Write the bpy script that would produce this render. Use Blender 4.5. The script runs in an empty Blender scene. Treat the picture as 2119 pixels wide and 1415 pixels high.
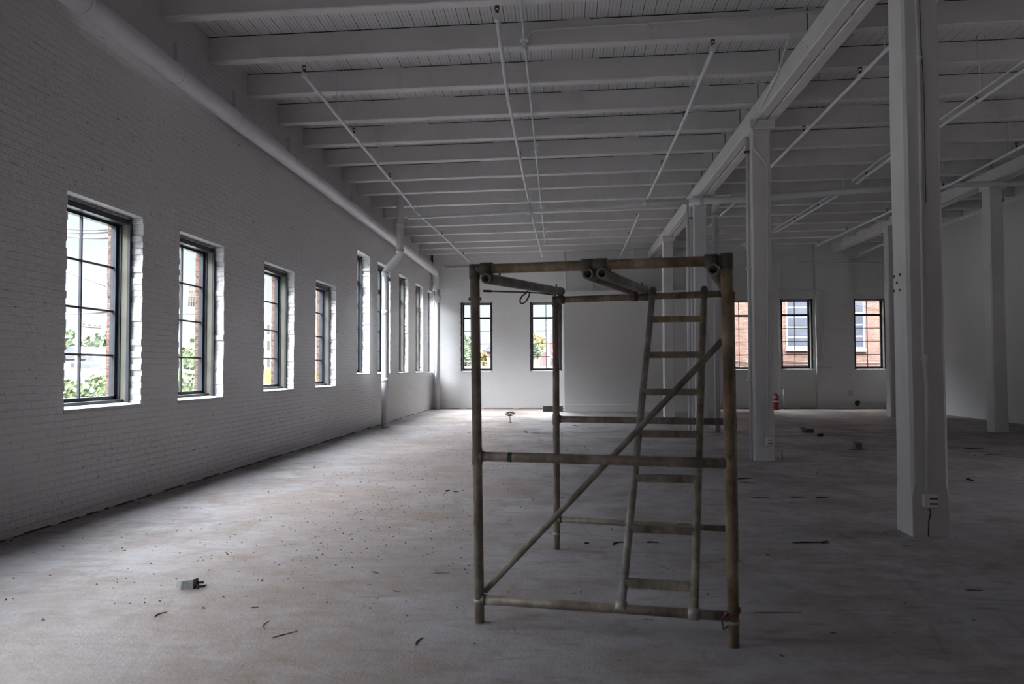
import bpy, math, random
from mathutils import Matrix, Vector
random.seed(7)
S = bpy.context.scene
C = S.collection

# ---------------------------------------------------------------- camera, sky, exposure
IW, IH, F, EYE = 2119.0, 1415.0, 1600.0, 1.4

def norm(v):
    return v.normalized()
_vp = norm(Vector(((1166 - IW/2)/F, (762 - IH/2)/F, 1)))
_q = Vector(((2166 - IW/2)/F, (758.5 - IH/2)/F, 1))
_n = norm(_vp.cross(_q))
if _n.y < 0: _n = -_n
_Z = -_n; _Y = _vp; _X = _Y.cross(_Z)
# rows of the world->camera matrix (x right, y down, z forward)
R0 = Vector((_X.x, _Y.x, _Z.x)); R1 = Vector((_X.y, _Y.y, _Z.y)); R2 = Vector((_X.z, _Y.z, _Z.z))

cam = bpy.data.cameras.new('camera')
cam.sensor_width = 36.0
cam.sensor_fit = 'HORIZONTAL'
cam.lens = 36.0*F/IW
cam.clip_start = 0.05; cam.clip_end = 2000
cam.dof.use_dof = True
cam.dof.focus_distance = 15.0
cam.dof.aperture_fstop = 3.2
co = bpy.data.objects.new('camera', cam); C.objects.link(co)
m3 = Matrix((R0, -R1, -R2)).transposed()
co.matrix_world = Matrix.Translation((0, 0, EYE)) @ m3.to_4x4()
S.camera = co

S.view_settings.view_transform = 'Standard'
S.view_settings.look = 'None'
S.view_settings.gamma = 1.0
S.view_settings.use_curve_mapping = False
S.view_settings.exposure = 1.8

w = bpy.data.worlds.new('sky'); S.world = w; w.use_nodes = True
nt = w.node_tree; nt.nodes.clear()
wo = nt.nodes.new('ShaderNodeOutputWorld'); bg = nt.nodes.new('ShaderNodeBackground')
tc = nt.nodes.new('ShaderNodeTexCoord'); sx = nt.nodes.new('ShaderNodeSeparateXYZ')
rp = nt.nodes.new('ShaderNodeValToRGB')
nz = nt.nodes.new('ShaderNodeTexNoise'); nz.inputs['Scale'].default_value = 3.0; nz.inputs['Detail'].default_value = 4
mpn = nt.nodes.new('ShaderNodeMapping'); mpn.inputs['Scale'].default_value = (1, 1, 3.5)
mx = nt.nodes.new('ShaderNodeMix'); mx.data_type = 'RGBA'
cr = nt.nodes.new('ShaderNodeValToRGB')
rp.color_ramp.elements[0].position = 0.0; rp.color_ramp.elements[0].color = (0.93, 0.93, 0.95, 1)
rp.color_ramp.elements[1].position = 0.5; rp.color_ramp.elements[1].color = (0.62, 0.74, 0.92, 1)
cr.color_ramp.elements[0].position = 0.42; cr.color_ramp.elements[0].color = (0, 0, 0, 1)
cr.color_ramp.elements[1].position = 0.62; cr.color_ramp.elements[1].color = (1, 1, 1, 1)
mx.inputs[7].default_value = (0.97, 0.94, 0.93, 1)
L = nt.links.new
L(tc.outputs['Generated'], sx.inputs[0]); L(sx.outputs['Z'], rp.inputs[0])
L(tc.outputs['Generated'], mpn.inputs[0]); L(mpn.outputs[0], nz.inputs['Vector']); L(nz.outputs[0], cr.inputs[0])
L(cr.outputs[0], mx.inputs[0]); L(rp.outputs[0], mx.inputs[6])
# overcast sky: pale and even near the horizon, made far brighter high up to fill the room
hr = nt.nodes.new('ShaderNodeMapRange'); hr.interpolation_type = 'SMOOTHSTEP'
hr.inputs[1].default_value = 0.24; hr.inputs[2].default_value = 0.52; hr.inputs[3].default_value = 0.40; hr.inputs[4].default_value = 15.0
L(sx.outputs['Z'], hr.inputs[0]); L(hr.outputs[0], bg.inputs[1])
hw = nt.nodes.new('ShaderNodeMapRange'); hw.inputs[1].default_value = 0.22; hw.inputs[2].default_value = 0.5
L(sx.outputs['Z'], hw.inputs[0])
m2 = nt.nodes.new('ShaderNodeMix'); m2.data_type = 'RGBA'; m2.inputs[7].default_value = (1.0, .965, .985, 1)
L(hw.outputs[0], m2.inputs[0]); L(mx.outputs[2], m2.inputs[6]); L(m2.outputs[2], bg.inputs[0])
L(bg.outputs[0], wo.inputs[0])

def at(px, py, X=None, Y=None, Z=None):
    """photo pixel -> point on one world plane"""
    a, b = (px - IW/2)/F, (py - IH/2)/F
    d = R0*a + R1*b + R2
    if Z is not None: t = (Z - EYE)/d.z
    elif Y is not None: t = Y/d.y
    else: t = X/d.x
    return Vector((0, 0, EYE)) + d*t

# ---------------------------------------------------------------- helpers
class MB:
    def __init__(s): s.v = []; s.f = []; s.sm = []
    def add(s, vs, fs, smooth=False):
        o = len(s.v); s.v += [tuple(x) for x in vs]
        for f in fs: s.f.append(tuple(o + i for i in f)); s.sm.append(smooth)
        return s
    def box(s, a, b):
        x0, y0, z0 = (min(a[i], b[i]) for i in range(3)); x1, y1, z1 = (max(a[i], b[i]) for i in range(3))
        return s.add([(x0,y0,z0),(x1,y0,z0),(x1,y1,z0),(x0,y1,z0),(x0,y0,z1),(x1,y0,z1),(x1,y1,z1),(x0,y1,z1)],
              [(0,3,2,1),(4,5,6,7),(0,1,5,4),(1,2,6,5),(2,3,7,6),(3,0,4,7)])
    def hexa(s, p):
        return s.add(p, [(0,3,2,1),(4,5,6,7),(0,1,5,4),(1,2,6,5),(2,3,7,6),(3,0,4,7)])
    def cbox(s, a, b, c=0.008):
        """box with chamfered edges (convex, along all edges)"""
        x0, y0, z0 = (min(a[i], b[i]) for i in range(3)); x1, y1, z1 = (max(a[i], b[i]) for i in range(3))
        c = min(c, (x1-x0)/3, (y1-y0)/3, (z1-z0)/3)
        V = []; idx = {}
        for ix, X in enumerate((x0, x1)):
            for iy, Yv in enumerate((y0, y1)):
                for iz, Zv in enumerate((z0, z1)):
                    sx_, sy_, sz_ = (c if ix == 0 else -c), (c if iy == 0 else -c), (c if iz == 0 else -c)
                    for ax in range(3):
                        p = [X + sx_, Yv + sy_, Zv + sz_]; p[ax] = (X, Yv, Zv)[ax]
                        idx[(ix, iy, iz, ax)] = len(V); V.append(tuple(p))
        Fc = []
        q = ((0,0),(1,0),(1,1),(0,1))
        for i in (0, 1):
            Fc.append([idx[(i, a_, b_, 0)] for a_, b_ in (q if i else q[::-1])])
            Fc.append([idx[(a_, i, b_, 1)] for a_, b_ in (q[::-1] if i else q)])
            Fc.append([idx[(a_, b_, i, 2)] for a_, b_ in (q if i else q[::-1])])
        for i in (0, 1):
            for j in (0, 1):
                Fc.append([idx[(i,j,0,0)], idx[(i,j,1,0)], idx[(i,j,1,1)], idx[(i,j,0,1)]])
                Fc.append([idx[(i,0,j,0)], idx[(i,1,j,0)], idx[(i,1,j,2)], idx[(i,0,j,2)]])
                Fc.append([idx[(0,i,j,1)], idx[(1,i,j,1)], idx[(1,i,j,2)], idx[(0,i,j,2)]])
                for k in (0, 1):
                    Fc.append([idx[(i,j,k,0)], idx[(i,j,k,1)], idx[(i,j,k,2)]])
        return s.add(V, Fc)
    def tube(s, pts, r, n=14, cap=True, r2=None):
        pts = [Vector(p) for p in pts]
        rs = r if isinstance(r, (list, tuple)) else [r]*len(pts)
        t0 = (pts[1]-pts[0]).normalized()
        up = Vector((0, 0, 1)) if abs(t0.z) < .9 else Vector((0, 1, 0))
        u = t0.cross(up).normalized()
        V = []; 
        for i, p in enumerate(pts):
            if i == 0: t = pts[1]-pts[0]
            elif i == len(pts)-1: t = pts[-1]-pts[-2]
            else: t = (pts[i+1]-p).normalized() + (p-pts[i-1]).normalized()
            t.normalize(); u = (u - t*u.dot(t)).normalized(); v_ = t.cross(u)
            for k in range(n):
                a = 2*math.pi*k/n
                V.append(p + (u*math.cos(a) + v_*math.sin(a))*rs[i])
        Fc = []
        for i in range(len(pts)-1):
            for k in range(n):
                Fc.append((i*n+k, i*n+(k+1)%n, (i+1)*n+(k+1)%n, (i+1)*n+k))
        s.add(V, Fc, True)
        o = len(s.v) - len(V)
        if cap:
            s.f.append(tuple(o+k for k in range(n))[::-1]); s.sm.append(False)
            s.f.append(tuple(o+(len(pts)-1)*n+k for k in range(n))); s.sm.append(False)
        return s
    def pipe_open(s, a, b, ro, ri, n=20):
        """hollow straight pipe with real wall thickness"""
        a, b = Vector(a), Vector(b); t = (b-a).normalized()
        up = Vector((0,0,1)) if abs(t.z) < .9 else Vector((0,1,0))
        u = t.cross(up).normalized(); v_ = t.cross(u)
        V = []
        for p, r in ((a,ro),(b,ro),(b,ri),(a,ri)):
            for k in range(n):
                an = 2*math.pi*k/n; V.append(p + (u*math.cos(an)+v_*math.sin(an))*r)
        Fc = []
        for q in range(4):
            for k in range(n):
                Fc.append((q*n+k, q*n+(k+1)%n, ((q+1)%4)*n+(k+1)%n, ((q+1)%4)*n+k))
        return s.add(V, Fc, True)
    def build(s, name, mat, parent=None):
        me = bpy.data.meshes.new(name); me.from_pydata(s.v, [], s.f)
        me.polygons.foreach_set('use_smooth', s.sm)
        mats = mat if isinstance(mat, (list, tuple)) else [mat]
        for q in mats: me.materials.append(q)
        me.update()
        o = bpy.data.objects.new(name, me); C.objects.link(o)
        if parent is not None:
            o.parent = parent
            o.matrix_parent_inverse = Matrix.Translation(-parent.location) if parent.type == 'EMPTY' else Matrix()
        return o

def tag(o, label, cat, group=None):
    o['label'] = label; o['category'] = cat
    if group: o['group'] = group
    return o
def struct(o, kind='structure'):
    o['kind'] = kind; return o
def empty(name, loc=(0,0,0)):
    o = bpy.data.objects.new(name, None); C.objects.link(o); o.location = loc
    o.empty_display_size = .2
    return o
def thing(name, label, cat, loc=(0,0,0), group=None):
    return tag(empty(name, loc), label, cat, group)
def arc(c, r, a0, a1, ux, uy, n=8):
    c, ux, uy = Vector(c), Vector(ux), Vector(uy)
    return [c + ux*r*math.cos(math.radians(a0+(a1-a0)*i/n)) + uy*r*math.sin(math.radians(a0+(a1-a0)*i/n)) for i in range(n+1)]

# ---------------------------------------------------------------- materials
def newmat(name):
    m = bpy.data.materials.new(name); m.use_nodes = True
    nt = m.node_tree; b = nt.nodes['Principled BSDF']
    return m, nt, b
def noise(nt, scale, detail=4, rough=.55, vec=None, stretch=None):
    n = nt.nodes.new('ShaderNodeTexNoise'); n.inputs['Scale'].default_value = scale
    n.inputs['Detail'].default_value = detail; n.inputs['Roughness'].default_value = rough
    g = nt.nodes.new('ShaderNodeNewGeometry')
    src = vec if vec is not None else g.outputs['Position']
    if stretch:
        mp = nt.nodes.new('ShaderNodeMapping'); mp.inputs['Scale'].default_value = stretch
        nt.links.new(src, mp.inputs[0]); src = mp.outputs[0]
    nt.links.new(src, n.inputs['Vector'])
    return n.outputs[0]
def ramp(nt, fac, stops):
    r = nt.nodes.new('ShaderNodeValToRGB')
    while len(r.color_ramp.elements) < len(stops): r.color_ramp.elements.new(0.5)
    for e, (p, c) in zip(r.color_ramp.elements, stops):
        e.position = p; e.color = (c if len(c) == 4 else (*c, 1)) if isinstance(c, tuple) else (c, c, c, 1)
    nt.links.new(fac, r.inputs[0]); return r.outputs[0]
def mixc(nt, fac, a, b, mode='MIX'):
    m = nt.nodes.new('ShaderNodeMix'); m.data_type = 'RGBA'; m.blend_type = mode
    for k, v in ((0, fac), (6, a), (7, b)):
        if isinstance(v, (int, float)): m.inputs[k].default_value = v
        elif isinstance(v, tuple): m.inputs[k].default_value = (*v, 1) if len(v) == 3 else v
        else: nt.links.new(v, m.inputs[k])
    return m.outputs[2]
def mth(nt, op, a, b=0.0):
    m = nt.nodes.new('ShaderNodeMath'); m.operation = op
    for k, v in ((0, a), (1, b)):
        if isinstance(v, (int, float)): m.inputs[k].default_value = v
        else: nt.links.new(v, m.inputs[k])
    return m.outputs[0]
def bump(nt, b, h, dist=.01, strength=1.0):
    n = nt.nodes.new('ShaderNodeBump'); n.inputs['Distance'].default_value = dist; n.inputs['Strength'].default_value = strength
    nt.links.new(h, n.inputs['Height']); nt.links.new(n.outputs[0], b.inputs['Normal'])
def simple(name, col, rough=.6, metal=0.0, var=.15, scale=6, bmp=0.0, bscale=60, spec=.5):
    m, nt, b = newmat(name)
    f = noise(nt, scale)
    c = ramp(nt, f, [(.3, tuple(x*(1-var) for x in col)), (.7, tuple(min(1, x*(1+var)) for x in col))])
    nt.links.new(c, b.inputs['Base Color'])
    b.inputs['Roughness'].default_value = rough; b.inputs['Metallic'].default_value = metal
    b.inputs['Specular IOR Level'].default_value = spec
    if bmp: bump(nt, b, noise(nt, bscale), bmp)
    return m
ROW = 0.0667
def brick_mat(name, paint, c2=None, mortar=None, painted=True, rough=.33, depth=.015, bw=.215, sx=1.0):
    m, nt, b = newmat(name)
    g = nt.nodes.new('ShaderNodeNewGeometry'); s = nt.nodes.new('ShaderNodeSeparateXYZ')
    nt.links.new(g.outputs['Position'], s.inputs[0])
    cb = nt.nodes.new('ShaderNodeCombineXYZ')
    wob = mth(nt, 'MULTIPLY', mth(nt, 'SUBTRACT', noise(nt, 5.0, 3), .5), .022)
    nt.links.new(mth(nt, 'ADD', mth(nt, 'ADD', s.outputs['X'], s.outputs['Y']), wob), cb.inputs['X'])
    wob2 = mth(nt, 'MULTIPLY', mth(nt, 'SUBTRACT', noise(nt, 4.0, 3), .5), .014)
    nt.links.new(mth(nt, 'ADD', s.outputs['Z'], wob2), cb.inputs['Y'])
    t = nt.nodes.new('ShaderNodeTexBrick'); t.offset = .5
    t.inputs['Scale'].default_value = 1.0; t.inputs['Brick Width'].default_value = bw; t.inputs['Row Height'].default_value = ROW
    t.inputs['Mortar Size'].default_value = .007; t.inputs['Mortar Smooth'].default_value = .5; t.inputs['Bias'].default_value = 0
    nt.links.new(cb.outputs[0], t.inputs['Vector'])
    t.inputs['Color1'].default_value = (0, 0, 0, 1); t.inputs['Color2'].default_value = (1, 1, 1, 1); t.inputs['Mortar'].default_value = (.5, .5, .5, 1)
    fac = t.outputs['Fac']
    if painted:
        big = noise(nt, .9, 3)
        base = ramp(nt, big, [(.3, tuple(x*.95 for x in paint)), (.7, paint)])
        # unpainted pits and pinholes in the joints
        pit = ramp(nt, noise(nt, 9.0, 6, .7, stretch=(1, 1, 1.6)), [(.625, 0.0), (.67, 1.0)])
        pf = mth(nt, 'MULTIPLY', pit, mth(nt, 'ADD', mth(nt, 'MULTIPLY', fac, .75), .22))
        col = mixc(nt, pf, base, (.16, .14, .135))
    else:
        sep = nt.nodes.new('ShaderNodeSeparateColor'); nt.links.new(t.outputs['Color'], sep.inputs[0])
        c1 = ramp(nt, sep.outputs[0], [(0.0, paint), (1.0, c2)])
        col = mixc(nt, fac, c1, mortar)
        col = mixc(nt, .25, col, ramp(nt, noise(nt, 12), [(.2, .3), (.8, 1.0)]), 'MULTIPLY')
    nt.links.new(col, b.inputs['Base Color'])
    b.inputs['Roughness'].default_value = rough
    sepb = nt.nodes.new('ShaderNodeSeparateColor'); nt.links.new(t.outputs['Color'], sepb.inputs[0])
    patch = ramp(nt, noise(nt, .55, 2), [(.36, .12), (.60, 1.0)])   # thicker paint in some areas
    h = mth(nt, 'SUBTRACT', mth(nt, 'MULTIPLY', sepb.outputs[0], .35), mth(nt, 'MULTIPLY', fac, 1.0))
    h = mth(nt, 'MULTIPLY', h, patch)
    h = mth(nt, 'ADD', h, mth(nt, 'MULTIPLY', noise(nt, 13, 5, .65), 1.7))
    h = mth(nt, 'ADD', h, mth(nt, 'MULTIPLY', noise(nt, 50, 3, .6), .35))
    bump(nt, b, h, depth)
    return m

M = {}
M['brick_white'] = brick_mat('painted_brick', (.68, .665, .675))
M['brick_back'] = brick_mat('painted_brick_back', (.74, .735, .74), depth=.005, rough=.5)
M['brick_red'] = brick_mat('red_brick', (.10, .048, .036), (.145, .082, .06), (.15, .125, .11), painted=False, rough=.85)
M['brick_tan'] = brick_mat('tan_brick', (.078, .034, .023), (.12, .062, .043), (.12, .10, .085), painted=False, rough=.9)
M['drywall'] = simple('drywall_paint', (.60, .595, .60), .7, var=.02, scale=.8)
def timber_mat():
    m, nt, b = newmat('painted_timber')
    c = ramp(nt, noise(nt, 1.6, 5, .6), [(.3, (.60, .585, .585)), (.7, (.67, .655, .66))])
    ding = ramp(nt, noise(nt, 17, 6, .72), [(.70, 0.0), (.74, 1.0)])
    grime = ramp(nt, noise(nt, 3.2, 6, .7, stretch=(1, 1, .35)), [(.55, 0.0), (.75, 1.0)])
    c = mixc(nt, mth(nt, 'MULTIPLY', grime, .30), c, (.36, .335, .33))
    c = mixc(nt, mth(nt, 'MULTIPLY', ding, .75), c, (.12, .10, .095))
    nt.links.new(c, b.inputs['Base Color']); b.inputs['Roughness'].default_value = .5
    h = mth(nt, 'ADD', mth(nt, 'MULTIPLY', noise(nt, 6, 4), 1.0), mth(nt, 'MULTIPLY', noise(nt, 30, 5, .65), .5))
    bump(nt, b, mth(nt, 'SUBTRACT', h, ding), .006)
    return m
M['wood_white'] = timber_mat()
M['pipe_white'] = simple('painted_pipe', (.68, .68, .70), .38, var=.04, scale=4, bmp=.0006, bscale=50)
M['bracket'] = simple('dark_bracket', (.10, .08, .075), .6, .3)
M['red_metal'] = simple('red_primer', (.10, .018, .016), .5)
M['frame_dark'] = simple('bronze_aluminium', (.055, .06, .07), .35, .55, var=.1)
M['frame_olive'] = simple('bronze_aluminium_light', (.13, .125, .10), .45, .3, var=.1)
M['caulk'] = simple('lintel_grime', (.23, .22, .23), .9, var=.5, scale=14, bmp=.01, bscale=30)
M['sill'] = simple('sill_slate', (.50, .51, .53), .6, var=.12)
M['plastic_white'] = simple('outlet_plastic', (.72, .72, .72), .35, var=.02)
M['plastic_dark'] = simple('outlet_slot', (.04, .04, .045), .5)
M['ext_red'] = simple('extinguisher_red', (.30, .012, .015), .3, var=.05)
M['stone'] = simple('broken_concrete', (.26, .26, .265), .9, var=.3, scale=25, bmp=.004, bscale=60)
M['dark_wood'] = simple('dark_debris', (.045, .035, .03), .9, var=.3, scale=30)
M['brown_debris'] = simple('brown_debris', (.13, .095, .075), .9, var=.4, scale=30)
M['cable'] = simple('black_cable', (.035, .03, .03), .5)
M['rope'] = simple('rust_wire', (.09, .035, .028), .8)
M['asphalt'] = simple('asphalt', (.045, .047, .045), .95, var=.2, scale=.3)
M['roof_grey'] = simple('roof_shingle', (.048, .050, .056), .9)
M['siding'] = simple('pale_siding', (.13, .13, .13), .8, var=.04)
M['house_red'] = simple('red_house', (.095, .042, .034), .85)
M['house_pink'] = simple('pink_stucco', (.12, .092, .085), .85)
M['bark'] = simple('bark', (.07, .05, .035), .95)
M['pole_wood'] = simple('pole_wood', (.10, .065, .045), .95)
M['glass_dark'] = simple('window_glass_far', (.045, .048, .06), .15, var=.25, scale=1.2)
M['concrete_pale'] = simple('pale_concrete', (.16, .15, .14), .9)
M['tower_blue'] = simple('tower_glass', (.085, .115, .155), .4)
M['yellow'] = simple('yellow_panel', (.19, .13, .02), .6)
M['vehicle_white'] = simple('vehicle_white', (.20, .20, .21), .35)
M['cream'] = simple('cream_masonry', (.125, .105, .075), .9)
M['leaf_green'] = simple('leaves_green', (.050, .068, .034), .8, var=.5, scale=3)
M['leaf_dark'] = simple('leaves_dark', (.032, .047, .026), .8, var=.5, scale=3)
M['leaf_lime'] = simple('leaves_lime', (.070, .090, .040), .8, var=.4, scale=3)
M['leaf_yellow'] = simple('leaves_yellow', (.12, .092, .03), .8, var=.4, scale=3)

def glass_mat():
    m, nt, b = newmat('window_glass'); nt.nodes.remove(b)
    o = nt.nodes['Material Output']
    t = nt.nodes.new('ShaderNodeBsdfTransparent'); t.inputs[0].default_value = (.90, .94, .95, 1)
    g = nt.nodes.new('ShaderNodeBsdfGlossy'); g.inputs['Roughness'].default_value = .02
    lw = nt.nodes.new('ShaderNodeLayerWeight'); lw.inputs[0].default_value = .5
    fr = mth(nt, 'ADD', mth(nt, 'MULTIPLY', mth(nt, 'POWER', lw.outputs['Facing'], 5.0), .55), .03)
    mx = nt.nodes.new('ShaderNodeMixShader')
    nt.links.new(fr, mx.inputs[0]); nt.links.new(t.outputs[0], mx.inputs[1]); nt.links.new(g.outputs[0], mx.inputs[2])
    nt.links.new(mx.outputs[0], o.inputs[0]); return m
M['glass'] = glass_mat()

def floor_mat():
    m, nt, b = newmat('dusty_concrete')
    base = ramp(nt, noise(nt, .6, 6, .65), [(.35, (.235, .222, .245)), (.65, (.345, .332, .36))])
    dust = ramp(nt, noise(nt, .9, 9, .74, stretch=(1.0, .85, 1)), [(.46, 0.0), (.60, 1.0)])
    streak = ramp(nt, noise(nt, 3.4, 8, .75, stretch=(.7, 2.2, 1)), [(.50, 0.0), (.66, 1.0)])
    streak2 = ramp(nt, noise(nt, 9.0, 8, .75, stretch=(.6, 2.0, 1)), [(.52, 0.0), (.68, 1.0)])
    c = mixc(nt, mth(nt, 'MULTIPLY', dust, .55), base, (.215, .165, .135))
    c = mixc(nt, mth(nt, 'MULTIPLY', streak, .68), c, (.15, .108, .088))
    c = mixc(nt, mth(nt, 'MULTIPLY', streak2, .45), c, (.15, .118, .105))
    fine = ramp(nt, noise(nt, 42, 5, .75), [(.58, 0.0), (.68, 1.0)])
    c = mixc(nt, mth(nt, 'MULTIPLY', fine, .55), c, (.10, .080, .07))
    pale = ramp(nt, noise(nt, 28, 5, .75, stretch=(1.1, .9, 1)), [(.64, 0.0), (.72, 1.0)])
    c = mixc(nt, mth(nt, 'MULTIPLY', pale, .5), c, (.50, .48, .49))
    # long dragged scratches
    for sc, st, w_ in ((.55, (1.0, .35, 1), .006), (.8, (.3, 1.0, 1), .005), (1.4, (.8, .5, 1), .006)):
        v = nt.nodes.new('ShaderNodeTexVoronoi'); v.feature = 'DISTANCE_TO_EDGE'; v.inputs['Scale'].default_value = sc
        g0 = nt.nodes.new('ShaderNodeNewGeometry'); mp = nt.nodes.new('ShaderNodeMapping'); mp.inputs['Scale'].default_value = st; mp.inputs['Rotation'].default_value = (0, 0, .5*sc)
        nt.links.new(g0.outputs['Position'], mp.inputs[0]); nt.links.new(mp.outputs[0], v.inputs['Vector'])
        ln = ramp(nt, v.outputs['Distance'], [(0.0, 1.0), (w_, 0.6), (w_*2, 0.0)])
        ln = mth(nt, 'MULTIPLY', ln, ramp(nt, noise(nt, .9*sc+.6, 3), [(.48, 0.0), (.62, .45)]))
        c = mixc(nt, ln, c, (.13, .095, .08))
    g = nt.nodes.new('ShaderNodeNewGeometry'); s = nt.nodes.new('ShaderNodeSeparateXYZ'); nt.links.new(g.outputs['Position'], s.inputs[0])
    far = ramp(nt, mth(nt, 'DIVIDE', s.outputs['Y'], 30.0), [(.672, 0.0), (.676, 1.0)])
    c = mixc(nt, mth(nt, 'MULTIPLY', far, .45), c, (.30, .235, .19))
    w1 = mth(nt, 'ABSOLUTE', mth(nt, 'ADD', s.outputs['X'], 1.9))
    path = ramp(nt, mth(nt, 'ADD', mth(nt, 'DIVIDE', w1, 3.0), mth(nt, 'MULTIPLY', mth(nt, 'SUBTRACT', noise(nt, 1.2, 7, .75), .5), 1.5)), [(.20, 1.0), (.62, 0.0)])
    c = mixc(nt, mth(nt, 'MULTIPLY', path, .42), c, (.255, .19, .155))
    nt.links.new(c, b.inputs['Base Color'])
    nt.links.new(ramp(nt, dust, [(0.0, .50), (1.0, .8)]), b.inputs['Roughness'])
    h = mth(nt, 'ADD', mth(nt, 'MULTIPLY', noise(nt, 7, 8, .7), .9), mth(nt, 'MULTIPLY', noise(nt, 60, 5, .7), .5))
    bump(nt, b, h, .010)
    return m
M['floor'] = floor_mat()

def deck_mat():
    m, nt, b = newmat('painted_deck_boards')
    g = nt.nodes.new('ShaderNodeNewGeometry'); s = nt.nodes.new('ShaderNodeSeparateXYZ'); nt.links.new(g.outputs['Position'], s.inputs[0])
    u = mth(nt, 'DIVIDE', s.outputs['X'], .147)
    fr = mth(nt, 'FRACT', u)
    bead = mth(nt, 'FRACT', mth(nt, 'MULTIPLY', u, 3.0))
    idn = nt.nodes.new('ShaderNodeTexWhiteNoise'); idn.noise_dimensions = '1D'; nt.links.new(mth(nt, 'FLOOR', mth(nt, 'ADD', u, .02)), idn.inputs['W'])
    gap = ramp(nt, fr, [(0.0, 1.0), (.035, 1.0), (.06, 0.0)])
    bd = ramp(nt, bead, [(0.0, 1.0), (.08, 1.0), (.16, 0.0)])
    open_ = mth(nt, 'MULTIPLY', gap, ramp(nt, idn.outputs[0], [(.1, .45), (.6, 1.0)]))
    col = mixc(nt, mth(nt, 'MULTIPLY', bd, .35), (.62, .61, .615), (.22, .21, .21))
    col = mixc(nt, mth(nt, 'MULTIPLY', open_, .97), col, (.012, .011, .012))
    nt.links.new(col, b.inputs['Base Color']); b.inputs['Roughness'].default_value = .5
    h = mth(nt, 'SUBTRACT', mth(nt, 'MULTIPLY', bd, -.35), gap)
    bump(nt, b, h, .008)
    return m
M['deck'] = deck_mat()
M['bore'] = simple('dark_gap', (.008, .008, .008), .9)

def tube_mat(name, a, bcol, c, scale=9):
    m, nt, b = newmat(name)
    f = noise(nt, scale, 6, .7, stretch=(1, 1, .55))
    col = ramp(nt, f, [(.30, a), (.50, bcol), (.66, c)])
    spots = ramp(nt, noise(nt, 34, 4, .7), [(.60, 0.0), (.68, 1.0)])
    col = mixc(nt, mth(nt, 'MULTIPLY', spots, .6), col, (.20, .18, .15))
    nt.links.new(col, b.inputs['Base Color'])
    b.inputs['Metallic'].default_value = .25; b.inputs['Roughness'].default_value = .6
    bump(nt, b, noise(nt, 40, 5), .002)
    return m
M['scaf'] = tube_mat('weathered_steel', (.10, .074, .056), (.225, .183, .145), (.36, .31, .26))
M['scaf_rust'] = tube_mat('rusty_steel', (.09, .056, .034), (.235, .17, .105), (.40, .32, .21))
M['scaf_grey'] = tube_mat('grey_steel', (.15, .133, .12), (.28, .255, .23), (.41, .38, .35))
M['scaf_cap'] = simple('steel_coupler', (.13, .108, .088), .6, .3, var=.3, scale=20)
M['green_paint'] = simple('green_paint_spot', (.02, .07, .045), .6)

# ---------------------------------------------------------------- room shell
XL, YB, XR, YF = -4.6, 27.12, 11.18, -8.0
LEDGE = 5.17
UPX = -4.68
TH = .37
ZTOP = 6.4
WL = [ # y0, y1, z0, z1, style, reveal depth
 (6.86, 8.16, 1.03, 3.07, 'low'), (8.98, 10.20, 1.03, 3.07, 'low'), (11.62, 12.95, 1.06, 3.07, 'low'), (14.10, 15.40, 1.06, 3.07, 'low'),
 (17.00, 18.12, 1.29, 4.08, 'tall'), (18.93, 20.30, 1.29, 4.08, 'tall'), (21.42, 22.72, 1.29, 4.08, 'tall'), (23.87, 25.17, 1.29, 4.09, 'tall'), (26.00, 27.0, 1.28, 4.09, 'tall')]
WLH = [(4.45, 5.35, 1.03, 3.07, 'low'), (1.8, 3.1, 1.03, 3.07, 'low'), (-3.4, -2.1, 1.03, 3.07, 'low')]  # out-of-view windows added to raise the daylight level inside
WB = [(-3.62, -2.49, 1.31, 3.74), (-1.165, -.05, 1.31, 3.73), (5.55, 6.67, 1.33, 3.75), (7.47, 8.55, 1.34, 3.76), (9.92, 10.99, 1.33, 3.75)]

def brick_wall(u0, u1, ztop, ops, P, jit=.013, dep=(0, .30), seed=3):
    """wall laid course by course so that the openings keep toothed edges"""
    rnd = random.Random(seed); mb = MB()
    nrow = int(math.ceil(ztop/ROW))
    for i in range(nrow):
        z0, z1 = i*ROW, min((i+1)*ROW, ztop)
        cuts = [z0, z1]
        for o in ops:
            for zz in (o[2], o[3]):
                if z0 < zz < z1: cuts.append(zz)
        cuts = sorted(set(cuts))
        js = {id(o): (rnd.uniform(-jit, jit), rnd.uniform(-jit, jit)) for o in ops}
        for za, zb in zip(cuts, cuts[1:]):
            zm = (za+zb)/2; e = [u0]
            for o in sorted(ops, key=lambda q: q[0]):
                if o[2] < zm < o[3]:
                    e += [o[0]+js[id(o)][0], o[1]+js[id(o)][1]]
            e.append(u1)
            for a, b in zip(e[0::2], e[1::2]):
                pa, pb = P(a, dep[0], za), P(b, dep[1], zb)
                mb.box(pa, pb)
    return mb
PL = lambda u, v, z: (XL - v, u, z)
PB = lambda u, v, z: (u, YB + v, z)

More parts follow.
